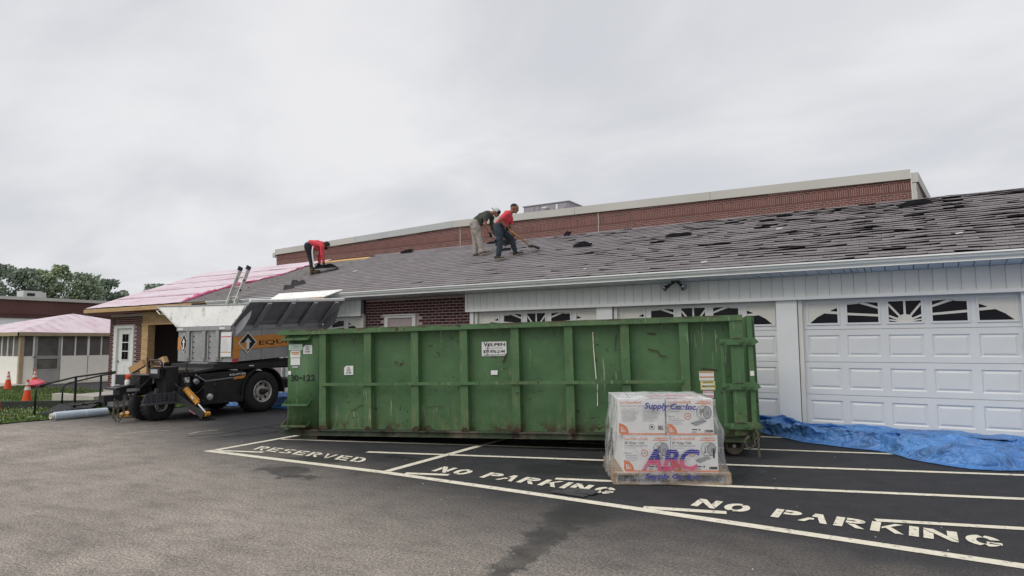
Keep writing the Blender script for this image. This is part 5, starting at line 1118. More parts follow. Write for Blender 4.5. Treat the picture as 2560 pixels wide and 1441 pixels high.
for x, z, l in ((.115, z0, 'lower left white carton at the back of the stack'), (.60, z0, 'lower right white carton at the back of the stack'), (.07, z1, 'upper left white carton at the back of the stack'), (.565, z1, 'upper right white carton at the back of the stack')): vent_box(x, .51, z, l, None, G_)
# film: skirt around the stack and its top
WR = root('plastic_wrap', PO, 'clear printed plastic cover with blue and pink lettering over the carton stack', 'plastic wrap', rot=PE)
def ring(u):
    """rounded rectangle parameter -> unit square edge point (x,y in -1..1)"""
    a = 2*math.pi*u; c, s_ = math.cos(a), math.sin(a); p = 9.
    r = (abs(c)**p+abs(s_)**p)**(-1/p); return r*c, r*s_
def film(u, v):
    x, y = ring(u); zt = .885
    k = max(0, (v-.30)/.70); top = 1-min(1, v/.30)             # v: 0 at the crown, .3 the shoulder, 1 the hem
    hw, hd = .505+.10*k**1.5+.020*math.sin(k*3.1), .49+.05*k**1.5
    cx_, cy_ = .57+.03*k, .505
    if v < .30:
        q = v/.30; x *= q; y *= q; z = zt-.018*q**3+.014*nz(x*3, y*3, 5)+.02*max(0, nz(x*2.+7, y*2))
    else:
        z = zt-.02-(zt-.045)*k
    side = 1 if y > -.8 or v < .3 else .35
    w1 = .020*nz(x*6+3, y*6, z*3)+.012*nz(x*15, y*15, z*5)
    wr = w1*side*(1 if v > .05 else 0)*min(1, v*4)
    if k > .75: wr += .03*nz(u*40, 3., k*3)*(k-.75)*4; z += .012*nz(u*30, 9.)
    out = 1+ wr/.5
    px, py = cx_+x*hw*out, cy_+y*hd*out
    if y < -.9 and v >= .3: py = min(py, .012-.010*abs(nz(px*4, z*4))-(.03*max(0, k-.72)/.28))
    if x > .9: px += .05*max(0, nz(z*4., y*2+2., 3.))+.03*math.exp(-((z-.52)/.12)**2)
    if x < -.9: px -= .03*max(0, nz(z*3., y*2+9., 1.))
    return (px, py, max(.012, z))
MB().grid(film, 190, 54, closed=True).build('film', 'film', WR, smooth=180)
def film_tuft(u, v):
    return (.06+.16*u+.02*nz(u*5, v*4), .06+.10*v, .875+.055*math.sin(math.pi*min(1, u*1.2))*(.4+.6*(1-abs(2*v-1)))+.015*nz(u*7, v*6, 4))
def skirt(u, v):
    x, y = ring(u); k = .80+.20*v; rf = .022*nz(u*70, v*2., 4.)+.03*nz(u*22, v*3., 6.)
    hw, hd = .505+.10*k**1.5+.012, .49+.05*k**1.5+.008
    px, py = .60+x*hw*(1+rf), .505+y*hd*(1+rf*.7); z = .135-.12*v+.02*nz(u*30, v*2)
    if y < -.9: py = min(py, .0-.045*v-.012*abs(nz(px*9, z*7)))
    return (px, py, max(.012, z))
MB().grid(skirt, 200, 12, closed=True).build('film_hem', 'film', WR, smooth=180)
MB().grid(film_tuft, 18, 10).build('film_tuft', 'film', WR, smooth=180)
# film print: big three letters in two-colour bands and the supply lines
YP = -.024
def banded(txt, x0, zb, h, wd, parts, shear=.25):
    vs, fs, a0, a1, cap = text_mesh(txt, .03, shear); bm = bmesh.new()
    V_ = [bm.verts.new((x0+(x-a0)/(a1-a0)*wd, YP, zb+y/cap*h)) for x, y in vs]
    for f in fs:
        try: bm.faces.new([V_[i] for i in f])
        except ValueError: pass
    n_ = 10
    for zc in sorted([zb+h*k/n_ for k in range(1, n_)]+[zb+h*(k+.84)/n_ for k in range(n_)]):
        bmesh.ops.bisect_plane(bm, geom=bm.verts[:]+bm.edges[:]+bm.faces[:], plane_co=(0, 0, zc), plane_no=(0, 0, 1))
    for f in list(bm.faces):
        q = (f.calc_center_median().z-zb)/h*n_
        f.material_index = 0 if q > n_*.48 else 1
        if q-math.floor(q) > .84: bm.faces.remove(f)
    me = bpy.data.meshes.new('print'); bm.to_mesh(me); bm.free(); me.materials.append(MT['blue_i']); me.materials.append(MT['pink_i'])
    o = bpy.data.objects.new(parts, me); link(o, WR); return o
banded('ABC', .285, .155, .205, .60, 'lettering')
MB().text('Supply Co. Inc.', (.315, -.078, .080), (1, 0, -.01), Z3, .048, .55, 'l', .025, .22).build('lettering', 'blue_i', WR); MB().text('Supply Co. Inc.', (.33, YP, .775), (1, 0, -.03), (0, 0, 1), .058, .54, 'l', .025, .22).build('lettering', 'blue_i', WR)
MB().text('ABC', (.33, .02, .897), (1, 0, 0), (0, 1, 0), .11, .58, 'l', .03, .2).build('lettering', 'pink_i', WR)
MB().text('Supply Co. Inc.', (.42, .30, .900), (1, 0, 0), (0, 1, 0), .05, .40, 'l', .02, .2).build('lettering', 'blue_i', WR)

# ================================================================== BLUE TARPS
TF = [(-3.4, 11.35), (-2.6, 11.25), (-2.19, 10.98), (-1.75, 10.55), (-1.454, 10.26), (-1.0, 10.10), (-.489, 9.94), (-.25, 9.65), (-.044, 9.36), (.2, 9.18), (.452, 9.06), (.7, 9.12), (.94, 9.26), (1.4, 9.1), (2.2, 9.2), (3.4, 9.3)]
def tarp(u, v):
    x = -3.3+6.6*u; yf = pl(TF, x); yb = 11.84; ww_ = yb-yf
    y = yf+ww_*v; s_ = y-.25*x
    wx, wy = x+.35*nz(x*.8, y*1.1, 11.), y+.22*nz(x*.7, y*1.3, 12.)
    tent = lambda n_, k_: max(0, 1-abs(n_)*k_)
    fr = .40+.60*math.exp(-((v-.2)/.28)**2)
    h = .015+fr*(.085*tent(nz(wx*.45, wy*2.0+.5*wx, 1.), 2.6)**1.2+.075*tent(nz(wx*.9+.7*wy, wy*3.6-.9*wx, 4.), 3.2)+.045*tent(nz(wx*1.7, wy*6.5+1.6*wx, 7.), 3.4)+.028*tent(nz(wx*4.+2*wy, wy*10.-2.4*wx, 9.), 3.)+.02*max(0, nz(wx*.8, wy*1.2, 15.)))
    e = min(1, v*7)*(.55+.45*min(1, (1-v)*4+.5))
    bunch = .10*math.exp(-((v-.18)/.14)**2)*max(0, .4+nz(x*1.1, 2.))+.12*math.exp(-((x-.45)/.35)**2)*math.exp(-((v-.22)/.12)**2)+.10*math.exp(-((v-.92)/.06)**2)*(1+.5*nz(x*2, 5.))
    if x < -1.2: bunch += .10*math.exp(-((v-.45)/.3)**2)*min(1, (-1.2-x)*1.2)
    z = .012+(h+bunch)*e
    yy = y+.07*nz(x*2.2, v*5, 3.)*min(1, v*4)*(1-v*.8)+.05*nz(x*1.7, 7.)*(1-v)
    fo = .35+.65*min(1, max(0, .5+1.4*nz(x*.7, 21.)))
    ph = 2*math.pi*2.6*v+2.2*nz(x*.6, 22.)+.9*nz(x*1.9, 23.)+.5*x
    en = min(1, v*6)*min(1, (1-v)*6)
    yy -= .105*ww_*fo*en*math.sin(ph)*(1+.5*nz(x*2.6, v*4, 24.)); z += .045*fo*en*(1+math.cos(ph))*(1+.8*nz(x*1.4, v*3, 25.))
    for v0, hh, wd_, sd in ((.16, .10, .10, 31.), (.42, .085, .09, 32.), (.66, .075, .08, 33.), (.88, .07, .09, 34.)):
        vc = v0+.09*nz(x*.7, sd)+.04*nz(x*2.1, sd); k_ = max(0, 1-abs(v-vc)/(wd_*(1+.5*nz(x*1.3, sd+9)))); q_ = hh*max(0, .55+1.1*nz(x*.55, sd+5.))
        z += q_*k_**.8*en; yy -= .5*q_*k_*en
    return (x+.08*nz(x*2, y*3, 9.), min(yy, 11.855), max(.010, z*.74))
tp = MB().grid(tarp, 460, 130).build('blue_tarp', 'tarp', smooth=180); tag(tp, 'crumpled blue tarp along the foot of the white garage doors', 'tarp', 'blue tarps')
def tarp2(u, v):
    x = -16.6+4.6*u; y = 10.12+1.55*v+.18*nz(x*1.3, 3.)*(1-v)
    if x > -13.4: y -= .1*(x+13.4)
    r = abs(nz(x*1.4, y*2.4, 2.)); return (x, y, gz(x)+.012+(.26*max(0, .38-r)+.16*v)*min(1, v*5+.05))
tag(MB().grid(tarp2, 110, 36).build('blue_tarp', 'tarp', smooth=180), 'smaller blue tarp on the ground under the debris trailer', 'tarp', 'blue tarps')

# ================================================================== SMALL THINGS ON THE GROUND
def cone_root(loc, label, rz=0., sc=1.0):
    R_ = root('traffic_cone', loc, label, 'traffic cone', 'traffic cones by the lawn', rot=(0, 0, rz)); return R_
def make_cone(loc, label):
    C0 = cone_root(loc, label)
    MB().box(-.18, .18, -.18, .18, 0, .03).build('base', 'black', C0)
    r = lambda z: .135-(.135-.028)*(z-.03)/.68
    MB().lathe([(r(.03), .03), (r(.40), .40)], (0, 0, 0), (0, 0, 1), 24).lathe([(r(.50), .50), (r(.55), .55)], (0, 0, 0), (0, 0, 1), 24).lathe([(r(.63), .63), (r(.71), .71), (.012, .715)], (0, 0, 0), (0, 0, 1), 24).build('body', 'cone', C0, smooth=60)
    for a, c in ((.401, .499), (.551, .629)): MB().lathe([(r(a)+.003, a), (r(c)+.003, c)], (0, 0, 0), (0, 0, 1), 24).build('reflective_band', 'cone_w', C0, smooth=60)
    return C0
CN = make_cone((-22.3, 8.8, -.243), 'nearest orange traffic cone, standing on the lawn')
clone(CN, (-30.2, 11.25, -.25), 'orange cone standing farthest left before the white pavilion', 'traffic cones by the lawn'); clone(CN, (-30.7, 12.35, -.22), 'orange cone behind a pink bag near the pavilion corner post', 'traffic cones by the lawn')
tag(MB().grid(lambda u, v: (-30.0+.30*math.cos(6.283*u)*math.sin(math.pi*v*.98)*(1+.2*nz(u*5, v*3)), 12.15+.34*math.sin(6.283*u)*math.sin(math.pi*v*.98), -.22+.30*(.5+.5*math.cos(math.pi*v))*(1+.3*nz(u*4, v*4, 2))), 24, 12, closed=True).build('plastic_bag', 'pink', smooth=180), 'slumped pink plastic bag at the foot of a traffic cone', 'bag')
MB_ = MB().lathe([(.10, 0), (.085, .2), (.07, .3), (0, .31)], (-19.95, 7.2, -.2), (0, 0, 1), 16); tag(MB_.build('orange_marker', 'cone', smooth=50), 'small orange marker at the left edge on the lawn', 'marker')
# handrails of the low ramp
def rail(pts, posts, label):
    R_ = root('handrail', posts[0][0], label, 'handrail', 'handrails of the low ramp')
    MB().path(pts, .022, 8).build('top_bar', 'black', R_, smooth=180)
    for a, c in posts: MB().box(a[0]-.02, a[0]+.02, a[1]-.02, a[1]+.02, a[2], c).build('post', 'black', R_)
rail([(-16.50, 6.67, -.10), (-16.50, 6.67, .46), (-16.52, 6.69, .52), (-16.60, 6.78, .57), (-17.24, 7.79, .70), (-17.9, 9.03, .765)], [((-17.25, 7.80, -.16), .70)], 'front black handrail ending in a bent post by the roll')
rail([(-18.52, 8.08, -.16), (-18.52, 8.08, .38), (-18.54, 8.10, .43), (-18.65, 8.24, .48), (-19.29, 9.35, .62), (-19.58, 9.88, .66)], [((-19.29, 9.36, -.22), .61)], 'rear black handrail with the lower bend, behind the front one')
RP = MB().prism([(-16.45, 6.75, gz(-16.5)+.03), (-15.95, 7.35, gz(-16)+.03), (-18.2, 8.9, gz(-18)+.12), (-18.5, 8.0, gz(-18)+.12)], (0, 0, .03)).grid(lambda u, v: (-16.45+.5*u-1.0*v, 6.75+.6*u+.6*v, gz(-16.5)+.07+.05*math.sin(v*9)*(1-v)), 8, 12).build('rubber_ramp', 'rubber'); tag(RP, 'dark rubber mat ramp between the two handrails', 'ramp')
for k in range(4): tag(MB().grid(lambda u, v, k=k: (-17.15+.22*k+.45*u, 7.55+.12*k+.35*v, gz(-17)+.17+.06*k*.5+.06*nz(u*3+k, v*3)+.08*abs(u-.5)), 6, 5).build('shingle_scrap', 'flap'), ('folded grey shingle scrap lowest in the heap by the roll', 'grey shingle scrap second from the bottom of the heap', 'grey shingle scrap third from the bottom of the heap', 'curled grey shingle scrap on top of the heap')[k], 'shingle scrap', 'shingle scraps heaped on the ramp')
tag(MB().prism([(-24.5, 5.2, gz(-24)), (-18.05, 8.75, gz(-18)), (-17.7, 9.15, gz(-18)), (-24.5, 5.5, gz(-24))], (0, 0, .20)).build('edging_timber', 'timber'), 'long dark green timber edging laid across the lawn', 'timber')
CB = MB().box(-21.6, -19.2, 9.15, 9.4, -.3, .06).prism([(-21.6, 9.41, -.3), (-19.2, 9.41, -.3), (-19.0, 11.7, -.3), (-22.5, 11.7, -.3)], (0, 0, .28)).build('concrete_step', 'concrete'); tag(CB, 'low concrete landing and kerb before the white entry door', 'step')
RO = root('membrane_roll', (-15.2, 7.05, gz(-15.2)+.09), 'pale blue-white membrane roll lying at the lawn edge', 'roll')
MB().lathe([(.05, -.01), (.085, 0), (.088, .5), (.086, 1.03), (.05, 1.04), (.045, 1.01)], (-15.20, 6.50, gz(-15.2)+.095), (-.02, 1, 0), 28).build('roll', 'roll', RO, smooth=40)
MB().lathe([(.06, -.07), (.06, .0), (.03, .0), (.03, -.07), (.06, -.07)], (-15.20, 6.50, gz(-15.2)+.095), (-.02, 1, 0), 20).build('core', 'cream', RO, smooth=40); MB().lathe([(.0, -.02), (.03, -.02)], (-15.2, 6.50, gz(-15.2)+.095), (-.02, 1, 0), 14).build('core_hole', 'dark', RO)
MB().lathe([(.0895, .58), (.0895, .60)], (-15.2, 6.5, gz(-15.2)+.095), (-.02, 1, 0), 24).build('tape_band', 'decal_w', RO)
tag(MB().grid(lambda u, v: (-15.7+.85*math.sin(6.283*u)*math.sin(math.pi*v*.97)*.55, 8.25+.5*math.cos(6.283*u)*math.sin(math.pi*v*.97)+.05*nz(u*9, v*7), gz(-15.5)+.33*(.5+.5*math.cos(math.pi*v))*(1+.5*nz(u*5, v*4, 6))), 30, 14, closed=True).build('rubbish_bag', 'black', smooth=180), 'lumpy black rubbish bag behind the trailer coupler', 'bag')
tag(MB().obox((-14.35, 7.35, gz(-14)+.005), (.22, .1, .02), (-.1, .16, .05), (0, -.02, .06)).build('orange_glove', 'oilor'), 'orange work glove on the ground beside the small trailer wheel', 'glove')
for k, (o, u, v) in enumerate((((-3.02, 5.73, .006), (.33, .01, .004), (.02, .13, .016)), ((-3.10, 5.66, .007), (.37, -.03, .0), (.02, .07, .003)))): tag(MB().obox(o, u, v, (0, 0, .007)).build('shingle_scrap', 'flap'), ('dark shingle scrap across the letters, its back edge raised', 'narrow dark shingle scrap in front of the raised one')[k], 'shingle scrap', 'shingle scraps on the painted words')
b = MB(); R = random.Random(5)
for k in range(90):
    x = R.uniform(-9, 2); y = R.uniform(3.4, 9.5); s_ = R.uniform(.002, .007); b.ell((x, y, s_*.4), s_, s_*.8, s_*.5, 6, 4)
tag(b.build('roof_grit', 'decal_w'), 'pale crumbs and chips scattered over the asphalt', 'debris', kind='stuff')

# ================================================================== PEOPLE on the roof
def person(label, org, bones, extra, parts=()):
    """bones: (name, a, b, ra, rb, material); points are (across, up, away) metres from the foot point; joined, remeshed to one skin"""
    P = lambda p: V(org)+IR*p[0]+V((0, 0, p[1]))+IF*p[2]
    b = MB()
    for nm, a, c, ra, rb_, m in bones:
        if m in ('redshirt', 'olive', 'denim', 'khaki', 'navy', 'shirtblue'): ra *= 1.09; rb_ *= 1.09
        a, c = P(a), P(c); b.tube(a, c, ra, rb_, 14); b.ell(a, ra, ra, ra, 14, 9); b.ell(c, rb_, rb_, rb_, 14, 9)
    me = bpy.data.meshes.new('body'); me.from_pydata(b.v, [], b.f); o = bpy.data.objects.new('tmp_body', me); COL.objects.link(o)
    md = o.modifiers.new('r', 'REMESH'); md.mode = 'VOXEL'; md.voxel_size = .0105
    sm = o.modifiers.new('s', 'SMOOTH'); sm.iterations = 4; sm.factor = .5
    dg = bpy.context.evaluated_depsgraph_get(); dg.update(); nm_ = bpy.data.meshes.new_from_object(o.evaluated_get(dg)); bpy.data.objects.remove(o); bpy.data.meshes.remove(me)
    mats = []; 
    for q in bones:
        if q[5] not in mats: mats.append(q[5])
    n = len(nm_.polygons); cen = np.empty(n*3); nm_.polygons.foreach_get('center', cen); cen = cen.reshape(-1, 3)
    best = np.full(n, 1e9); idx = np.zeros(n, dtype=np.int32)
    for q in bones:
        a, c = np.array(P(q[1])), np.array(P(q[2])); d = c-a; L = max(1e-9, d@d); t_ = np.clip(((cen-a)@d)/L, 0, 1)
        dist = np.linalg.norm(cen-(a+t_[:, None]*d), axis=1)-(q[3]+(q[4]-q[3])*t_)
        w_ = dist < best; best[w_] = dist[w_]; idx[w_] = mats.index(q[5])
    cloth = set(mats.index(m) for m in mats if m in ('redshirt', 'olive', 'denim', 'khaki', 'navy', 'shirtblue'))
    lt_ = np.empty(n, dtype=np.int32); nm_.polygons.foreach_get('loop_total', lt_); lv_ = np.empty(len(nm_.loops), dtype=np.int32); nm_.loops.foreach_get('vertex_index', lv_)
    vs_ = np.unique(lv_[np.repeat(np.isin(idx, list(cloth)), lt_)]).tolist(); nr_ = [V(q_.normal) for q_ in nm_.vertices]
    for k_ in vs_:
        q_ = nm_.vertices[k_]; c_ = V(q_.co); q_.co = c_+nr_[k_]*(.012*nz(c_.x*7, c_.y*7, c_.z*11)+.007*nz(c_.x*19, c_.y*19, c_.z*26))
    nm_.materials.clear()
    for m in mats: nm_.materials.append(MT[m])
    nm_.polygons.foreach_set('material_index', idx); nm_.polygons.foreach_set('use_smooth', [True]*n); nm_.update()
    o = bpy.data.objects.new('person', nm_); link(o); tag(o, label, 'person', 'roofers')
    extra(o, P); return o
def hand(h, d, s_, m, nrm=(0, 0, 1), k=1.0):
    """palm plus four curled fingers and a thumb around a grip; h wrist end, d unit reach direction, s_ unit finger-spread direction"""
    d, s_ = V(d).normalized(), V(s_).normalized(); c = d.cross(s_).normalized(); h = V(h); out = []
    pc = h+d*.045*k; out.append(('palm', tuple(h), tuple(pc), .024*k, .034*k, m))
    for i, (o_, l) in enumerate(((-.030, .92), (-.010, 1.0), (.010, .96), (.030, .80))):
        b0 = pc+s_*o_*k+d*.012*k; b1 = b0+d*.034*k*l+c*.008*k; b2 = b1+(d*.35+c*.9).normalized()*.026*k*l; b3 = b2+(d*-.5+c*.85).normalized()*.020*k*l
        out += [('finger', tuple(b0), tuple(b1), .0105*k, .0100*k, m), ('finger', tuple(b1), tuple(b2), .0098*k, .0092*k, m), ('finger', tuple(b2), tuple(b3), .0092*k, .0082*k, m)]
    t0 = h-s_*.026*k+d*.018*k; t1 = t0-s_*.016*k+c*.024*k; t2 = t1+c*.026*k+d*.012*k
    out += [('thumb', tuple(t0), tuple(t1), .012*k, .011*k, m), ('thumb', tuple(t1), tuple(t2), .0105*k, .009*k, m)]
    return out
def head(c, fwd, up, k, skin='skin'):
    """skull, jaw, nose, ears, brow; c centre, all in (across, up, away)"""
    c, f, u = V(c), V(fwd).normalized(), V(up).normalized(); s_ = f.cross(u).normalized(); T = tuple
    return [('skull', T(c+u*.028*k-f*.022*k), T(c+u*.028*k+f*.020*k), .092*k, .086*k, skin), ('face', T(c+f*.030*k-u*.01*k), T(c+f*.048*k-u*.075*k), .068*k, .046*k, skin), ('jaw', T(c-u*.06*k-f*.01*k), T(c+f*.052*k-u*.088*k), .055*k, .034*k, skin),
            ('nose', T(c+f*.096*k+u*.004*k), T(c+f*.113*k-u*.030*k), .011*k, .016*k, skin), ('brow', T(c+f*.092*k+u*.026*k-s_*.03*k), T(c+f*.092*k+u*.026*k+s_*.03*k), .014*k, .014*k, skin), ('lips', T(c+f*.088*k-u*.062*k-s_*.014*k), T(c+f*.088*k-u*.062*k+s_*.014*k), .012*k, .012*k, skin),
            ('ear', T(c+s_*.084*k-f*.012*k), T(c+s_*.090*k-f*.016*k-u*.03*k), .016*k, .012*k, skin), ('ear', T(c-s_*.084*k-f*.012*k), T(c-s_*.090*k-f*.016*k-u*.03*k), .016*k, .012*k, skin)]
def face_bits(o, P, c, fwd, up, k):
    c, f, u = V(c), V(fwd).normalized(), V(up).normalized(); s_ = f.cross(u).normalized(); b = MB(); e_ = MB()
    for sg in (-1, 1): b.ell(P(c+f*.084*k+u*.010*k+s_*.031*k*sg), .013*k, .013*k, .010*k, 8, 6); e_.tube(P(c+f*.097*k+u*.034*k+s_*.014*k*sg), P(c+f*.086*k+u*.036*k+s_*.048*k*sg), .006*k, n=6)
    b.build('eyes', 'hair', o); e_.build('eyebrows', 'hair', o)
    MB().tube(P(c+f*.099*k-u*.063*k-s_*.018*k), P(c+f*.099*k-u*.063*k+s_*.018*k), .004*k, n=6).build('mouth', 'boot', o)
def axes(P, f, u):
    W_ = lambda v_: (IR*v_[0]+V((0, 0, v_[1]))+IF*v_[2]).normalized()
    f, u = V(f).normalized(), V(u).normalized(); u = (u-f*f.dot(u)).normalized(); return W_(f), W_(f.cross(u)), W_(u)
def shoe(o, P, a, t_, m, sl, hgt=.075, top=None):
    """a heel point on the sole, t_ toe point on the sole"""
    a, t_ = P(a), P(t_); f = (t_-a); L = f.length; f.normalize(); s_ = f.cross(V((0, 0, 1))).normalized(); u = s_.cross(f)
    prof = [(0, .034, 1.0), (.18, .038, 1.05), (.45, .036, .80), (.7, .046, .58), (.9, .040, .48), (1.0, .020, .34)]
    b = MB(); q = MB(); n_ = 10
    for bb, z0, hh, ex in ((b, .018, hgt, 0.), (q, 0., .020, .004)):
        rings = []
        for tt, wd, hk in prof:
            rr = []
            for j in range(n_):
                an = math.pi*j/(n_-1); rr.append(a+f*(L*tt+(ex if tt == 1 else (-ex if tt == 0 else 0)))+s_*((wd+ex)*math.cos(an))+u*(z0+(hh*hk if hh > .03 else hh)*math.sin(an)))
            rings += rr
        bb.add(rings, [(k*n_+j, k*n_+j+1, (k+1)*n_+j+1, (k+1)*n_+j) for k in range(len(prof)-1) for j in range(n_-1)]+[tuple(range(n_))]+[tuple(range((len(prof)-1)*n_, len(prof)*n_))]+[((k+1)*n_, (k+1)*n_+n_-1, k*n_+n_-1, k*n_) for k in range(len(prof)-1)])
    s0 = b.build('shoe', m, o, smooth=60); q.build('sole', sl, s0)

# 1: red T-shirt, dark jeans, pushing a wooden-handled shovel
k1 = .00139
def q1(u, v, d=0.): return ((u-690)*k1, (1255-v)*k1, d)
hc = q1(975, 322, 0); hf = V((.93, -.22, -.18)); hu = V((.25, 1, 0))
h1, h2 = V(q1(815, 668, -.17)), V(q1(945, 748, .02))
B1 = head(hc, hf, hu, .98)+[('neck', q1(905, 395), q1(945, 350), .060, .056, 'skin'), ('chest', q1(845, 450, .0), q1(780, 540, .0), .118, .128, 'redshirt'), ('chestL', q1(860, 430, -.10), q1(770, 560, -.06), .080, .095, 'redshirt'), ('chestR', q1(870, 435, .10), q1(775, 560, .06), .080, .095, 'redshirt'),
    ('belly', q1(775, 545), q1(715, 620), .128, .130, 'redshirt'), ('hipL', q1(700, 655, -.06), q1(690, 720, -.08), .115, .108, 'denim'), ('hipR', q1(715, 655, .06), q1(730, 715, .08), .110, .105, 'denim'),
    ('thighL', q1(695, 720, -.09), q1(715, 950, -.10), .106, .074, 'denim'), ('shinL', q1(715, 950, -.10), q1(685, 1165, -.08), .073, .058, 'denim'),
    ('thighR', q1(745, 715, .09), q1(918, 860, .16), .104, .075, 'denim'), ('shinR', q1(918, 860, .16), q1(985, 1075, .22), .072, .056, 'denim'),
    ('shoulderL', q1(850, 430, -.12), q1(835, 455, -.19), .075, .070, 'redshirt'), ('sleeveL', q1(835, 455, -.19), q1(760, 530, -.23), .070, .062, 'redshirt'), ('armL', q1(765, 525, -.23), q1(715, 560, -.25), .050, .046, 'skin'), ('forearmL', q1(715, 560, -.25), q1(815, 668, -.17), .045, .031, 'skin'),
    ('shoulderR', q1(880, 430, .12), q1(900, 470, .19), .072, .068, 'redshirt'), ('sleeveR', q1(900, 470, .19), q1(905, 560, .18), .066, .058, 'redshirt'), ('armR', q1(905, 560, .18), q1(885, 620, .15), .048, .045, 'skin'), ('forearmR', q1(885, 620, .15), q1(945, 748, .02), .043, .030, 'skin')]
sd_ = (V(q1(1260, 1005, .1))-V(q1(825, 690, -.15))).normalized()
B1 += hand(h1, V((.75, -.65, .0)), sd_, 'glove')+hand(h2, V((.45, -.85, -.1)), sd_, 'skin')
def ex1(o, P):
    A_ = axes(P, hf, hu); face_bits(o, P, hc, hf, hu, .98)
    W_ = V(hc)-V(hf).normalized()*.018+V(hu).normalized()*.048
    MB().ell(P(W_), .100, .090, .082, 18, 10, ax=A_).build('hair', 'hair', o, smooth=180)
    shoe(o, P, q1(612, 1256, -.10), q1(800, 1240, -.12), 'shoe', 'sole'); shoe(o, P, q1(952, 1165, .22), q1(1135, 1110, .20), 'shoe', 'sole')
p1o = (-8.73, 13.41, 3.512)
person('man in a red T-shirt and dark jeans pushing a wooden-handled shovel', p1o, B1, ex1)
def shovel(org, a, c, bl, label, blade='black', hm='handle', wd=.12):
    P = lambda p: V(org)+IR*p[0]+V((0, 0, p[1]))+IF*p[2]
    a, c, e = P(a), P(c), P(bl); R_ = root('roofing_shovel', c, label, 'shovel', 'roofing shovels')
    MB().tube(a, c, .018, .020, 10).build('handle', hm, R_, smooth=180); d = (e-c).normalized(); s_ = d.cross(V((0, 0, 1))).normalized(); n_ = s_.cross(d)
    q = MB(); q.tube(c-d*.06, c+d*.05, .026, .022, 10); L = (e-c).length
    q.prism([c+s_*-.05+n_*.03, c+s_*.05+n_*.03, c+d*L*.35+s_*wd+n_*.02, c+d*L+s_*wd-n_*.0, c+d*L-s_*wd, c+d*L*.35-s_*wd+n_*.02], n_*.012)
    q.build('blade', blade, R_)
shovel(p1o, q1(800, 655, -.17), q1(1262, 1000, .12), q1(1420, 1035, .16), 'wooden-handled black shovel held by the man in the red T-shirt')

# 2: olive T-shirt, pale trousers, backwards cap
k2 = .001482
def q2(u, v, d=0.): return ((u-205)*k2, (1228-v)*k2, d)
hc2 = q2(612, 418); hf2 = V((.72, -.62, -.1)); hu2 = V((.55, .78, 0))
w1, w2 = V(q2(492, 800, -.15)), V(q2(590, 850, .10))
B2 = head(hc2, hf2, hu2, .95)+[('neck', q2(520, 430), q2(585, 420), .058, .055, 'skin'), ('chest', q2(455, 455), q2(370, 500), .105, .122, 'olive'), ('chestL', q2(450, 470, -.10), q2(350, 540, -.06), .078, .092, 'olive'), ('chestR', q2(460, 460, .10), q2(350, 520, .06), .078, .092, 'olive'), ('belly', q2(350, 510), q2(250, 580), .122, .112, 'olive'),
    ('shirt_hem', q2(330, 600, -.04), q2(350, 640, -.04), .07, .03, 'olive'), ('hipL', q2(215, 625, -.06), q2(240, 700, -.08), .112, .108, 'khaki'), ('hipR', q2(205, 625, .06), q2(215, 700, .08), .108, .105, 'khaki'),
    ('thighL', q2(240, 700, -.085), q2(305, 910, -.10), .108, .078, 'khaki'), ('shinL', q2(305, 910, -.10), q2(352, 1130, -.12), .076, .066, 'khaki'), ('thighR', q2(215, 700, .085), q2(228, 920, .10), .104, .076, 'khaki'), ('shinR', q2(228, 920, .10), q2(228, 1150, .08), .074, .066, 'khaki'),
    ('shoulderL', q2(430, 465, -.14), q2(425, 500, -.19), .074, .068, 'olive'), ('sleeveL', q2(425, 500, -.19), q2(425, 570, -.20), .066, .060, 'olive'), ('armL', q2(425, 565, -.20), q2(415, 660, -.20), .048, .044, 'skin'), ('forearmL', q2(415, 660, -.20), q2(492, 800, -.15), .043, .031, 'skin'),
    ('shoulderR', q2(485, 450, .13), q2(525, 490, .18), .072, .066, 'olive'), ('sleeveR', q2(525, 490, .18), q2(520, 620, .18), .062, .052, 'olive'), ('armR', q2(520, 620, .18), q2(535, 690, .17), .045, .042, 'olive'), ('forearmR', q2(535, 690, .17), q2(590, 850, .10), .042, .031, 'olive')]
s2 = (V(q2(680, 950, .15))-V(q2(490, 800, -.16))).normalized()
B2 += hand(w1, V((.5, -.85, 0)), s2, 'glove', k=1.15)+hand(w2, V((.45, -.85, -.1)), s2, 'glove', k=1.15)
def ex2(o, P):
    A_ = axes(P, hf2, hu2); face_bits(o, P, hc2, hf2, hu2, .95); f_, u_ = V(hf2).normalized(), V(hu2).normalized(); u_ = (u_-f_*f_.dot(u_)).normalized()
    MB().ell(P(V(hc2)+u_*.040-f_*.02), .108, .098, .085, 18, 10, ax=A_).build('cap', 'capw', o, smooth=180); MB().ell(P(V(hc2)-f_*.13+u_*.015), .07, .075, .012, 14, 7, ax=A_).build('cap_peak', 'capw', o, smooth=180)
    MB().ell(P(V(hc2)+u_*.040+f_*.045), .055, .094, .070, 14, 9, ax=A_).build('hair', 'hair', o, smooth=180)
    shoe(o, P, q2(318, 1200, -.12), q2(498, 1168, -.14), 'shoe', 'sole'); shoe(o, P, q2(195, 1228, .08), q2(330, 1200, .06), 'shoe', 'sole')
p2o = (-9.94, 14.05, 3.755)
person('man in an olive shirt, pale trousers and backwards cap bending over a tool', p2o, B2, ex2)
shovel(p2o, q2(470, 775, -.15), q2(690, 975, .16), q2(790, 1010, .2), 'pale-shafted roofing tool gripped by the man in olive', 'black', 'galv', .10)

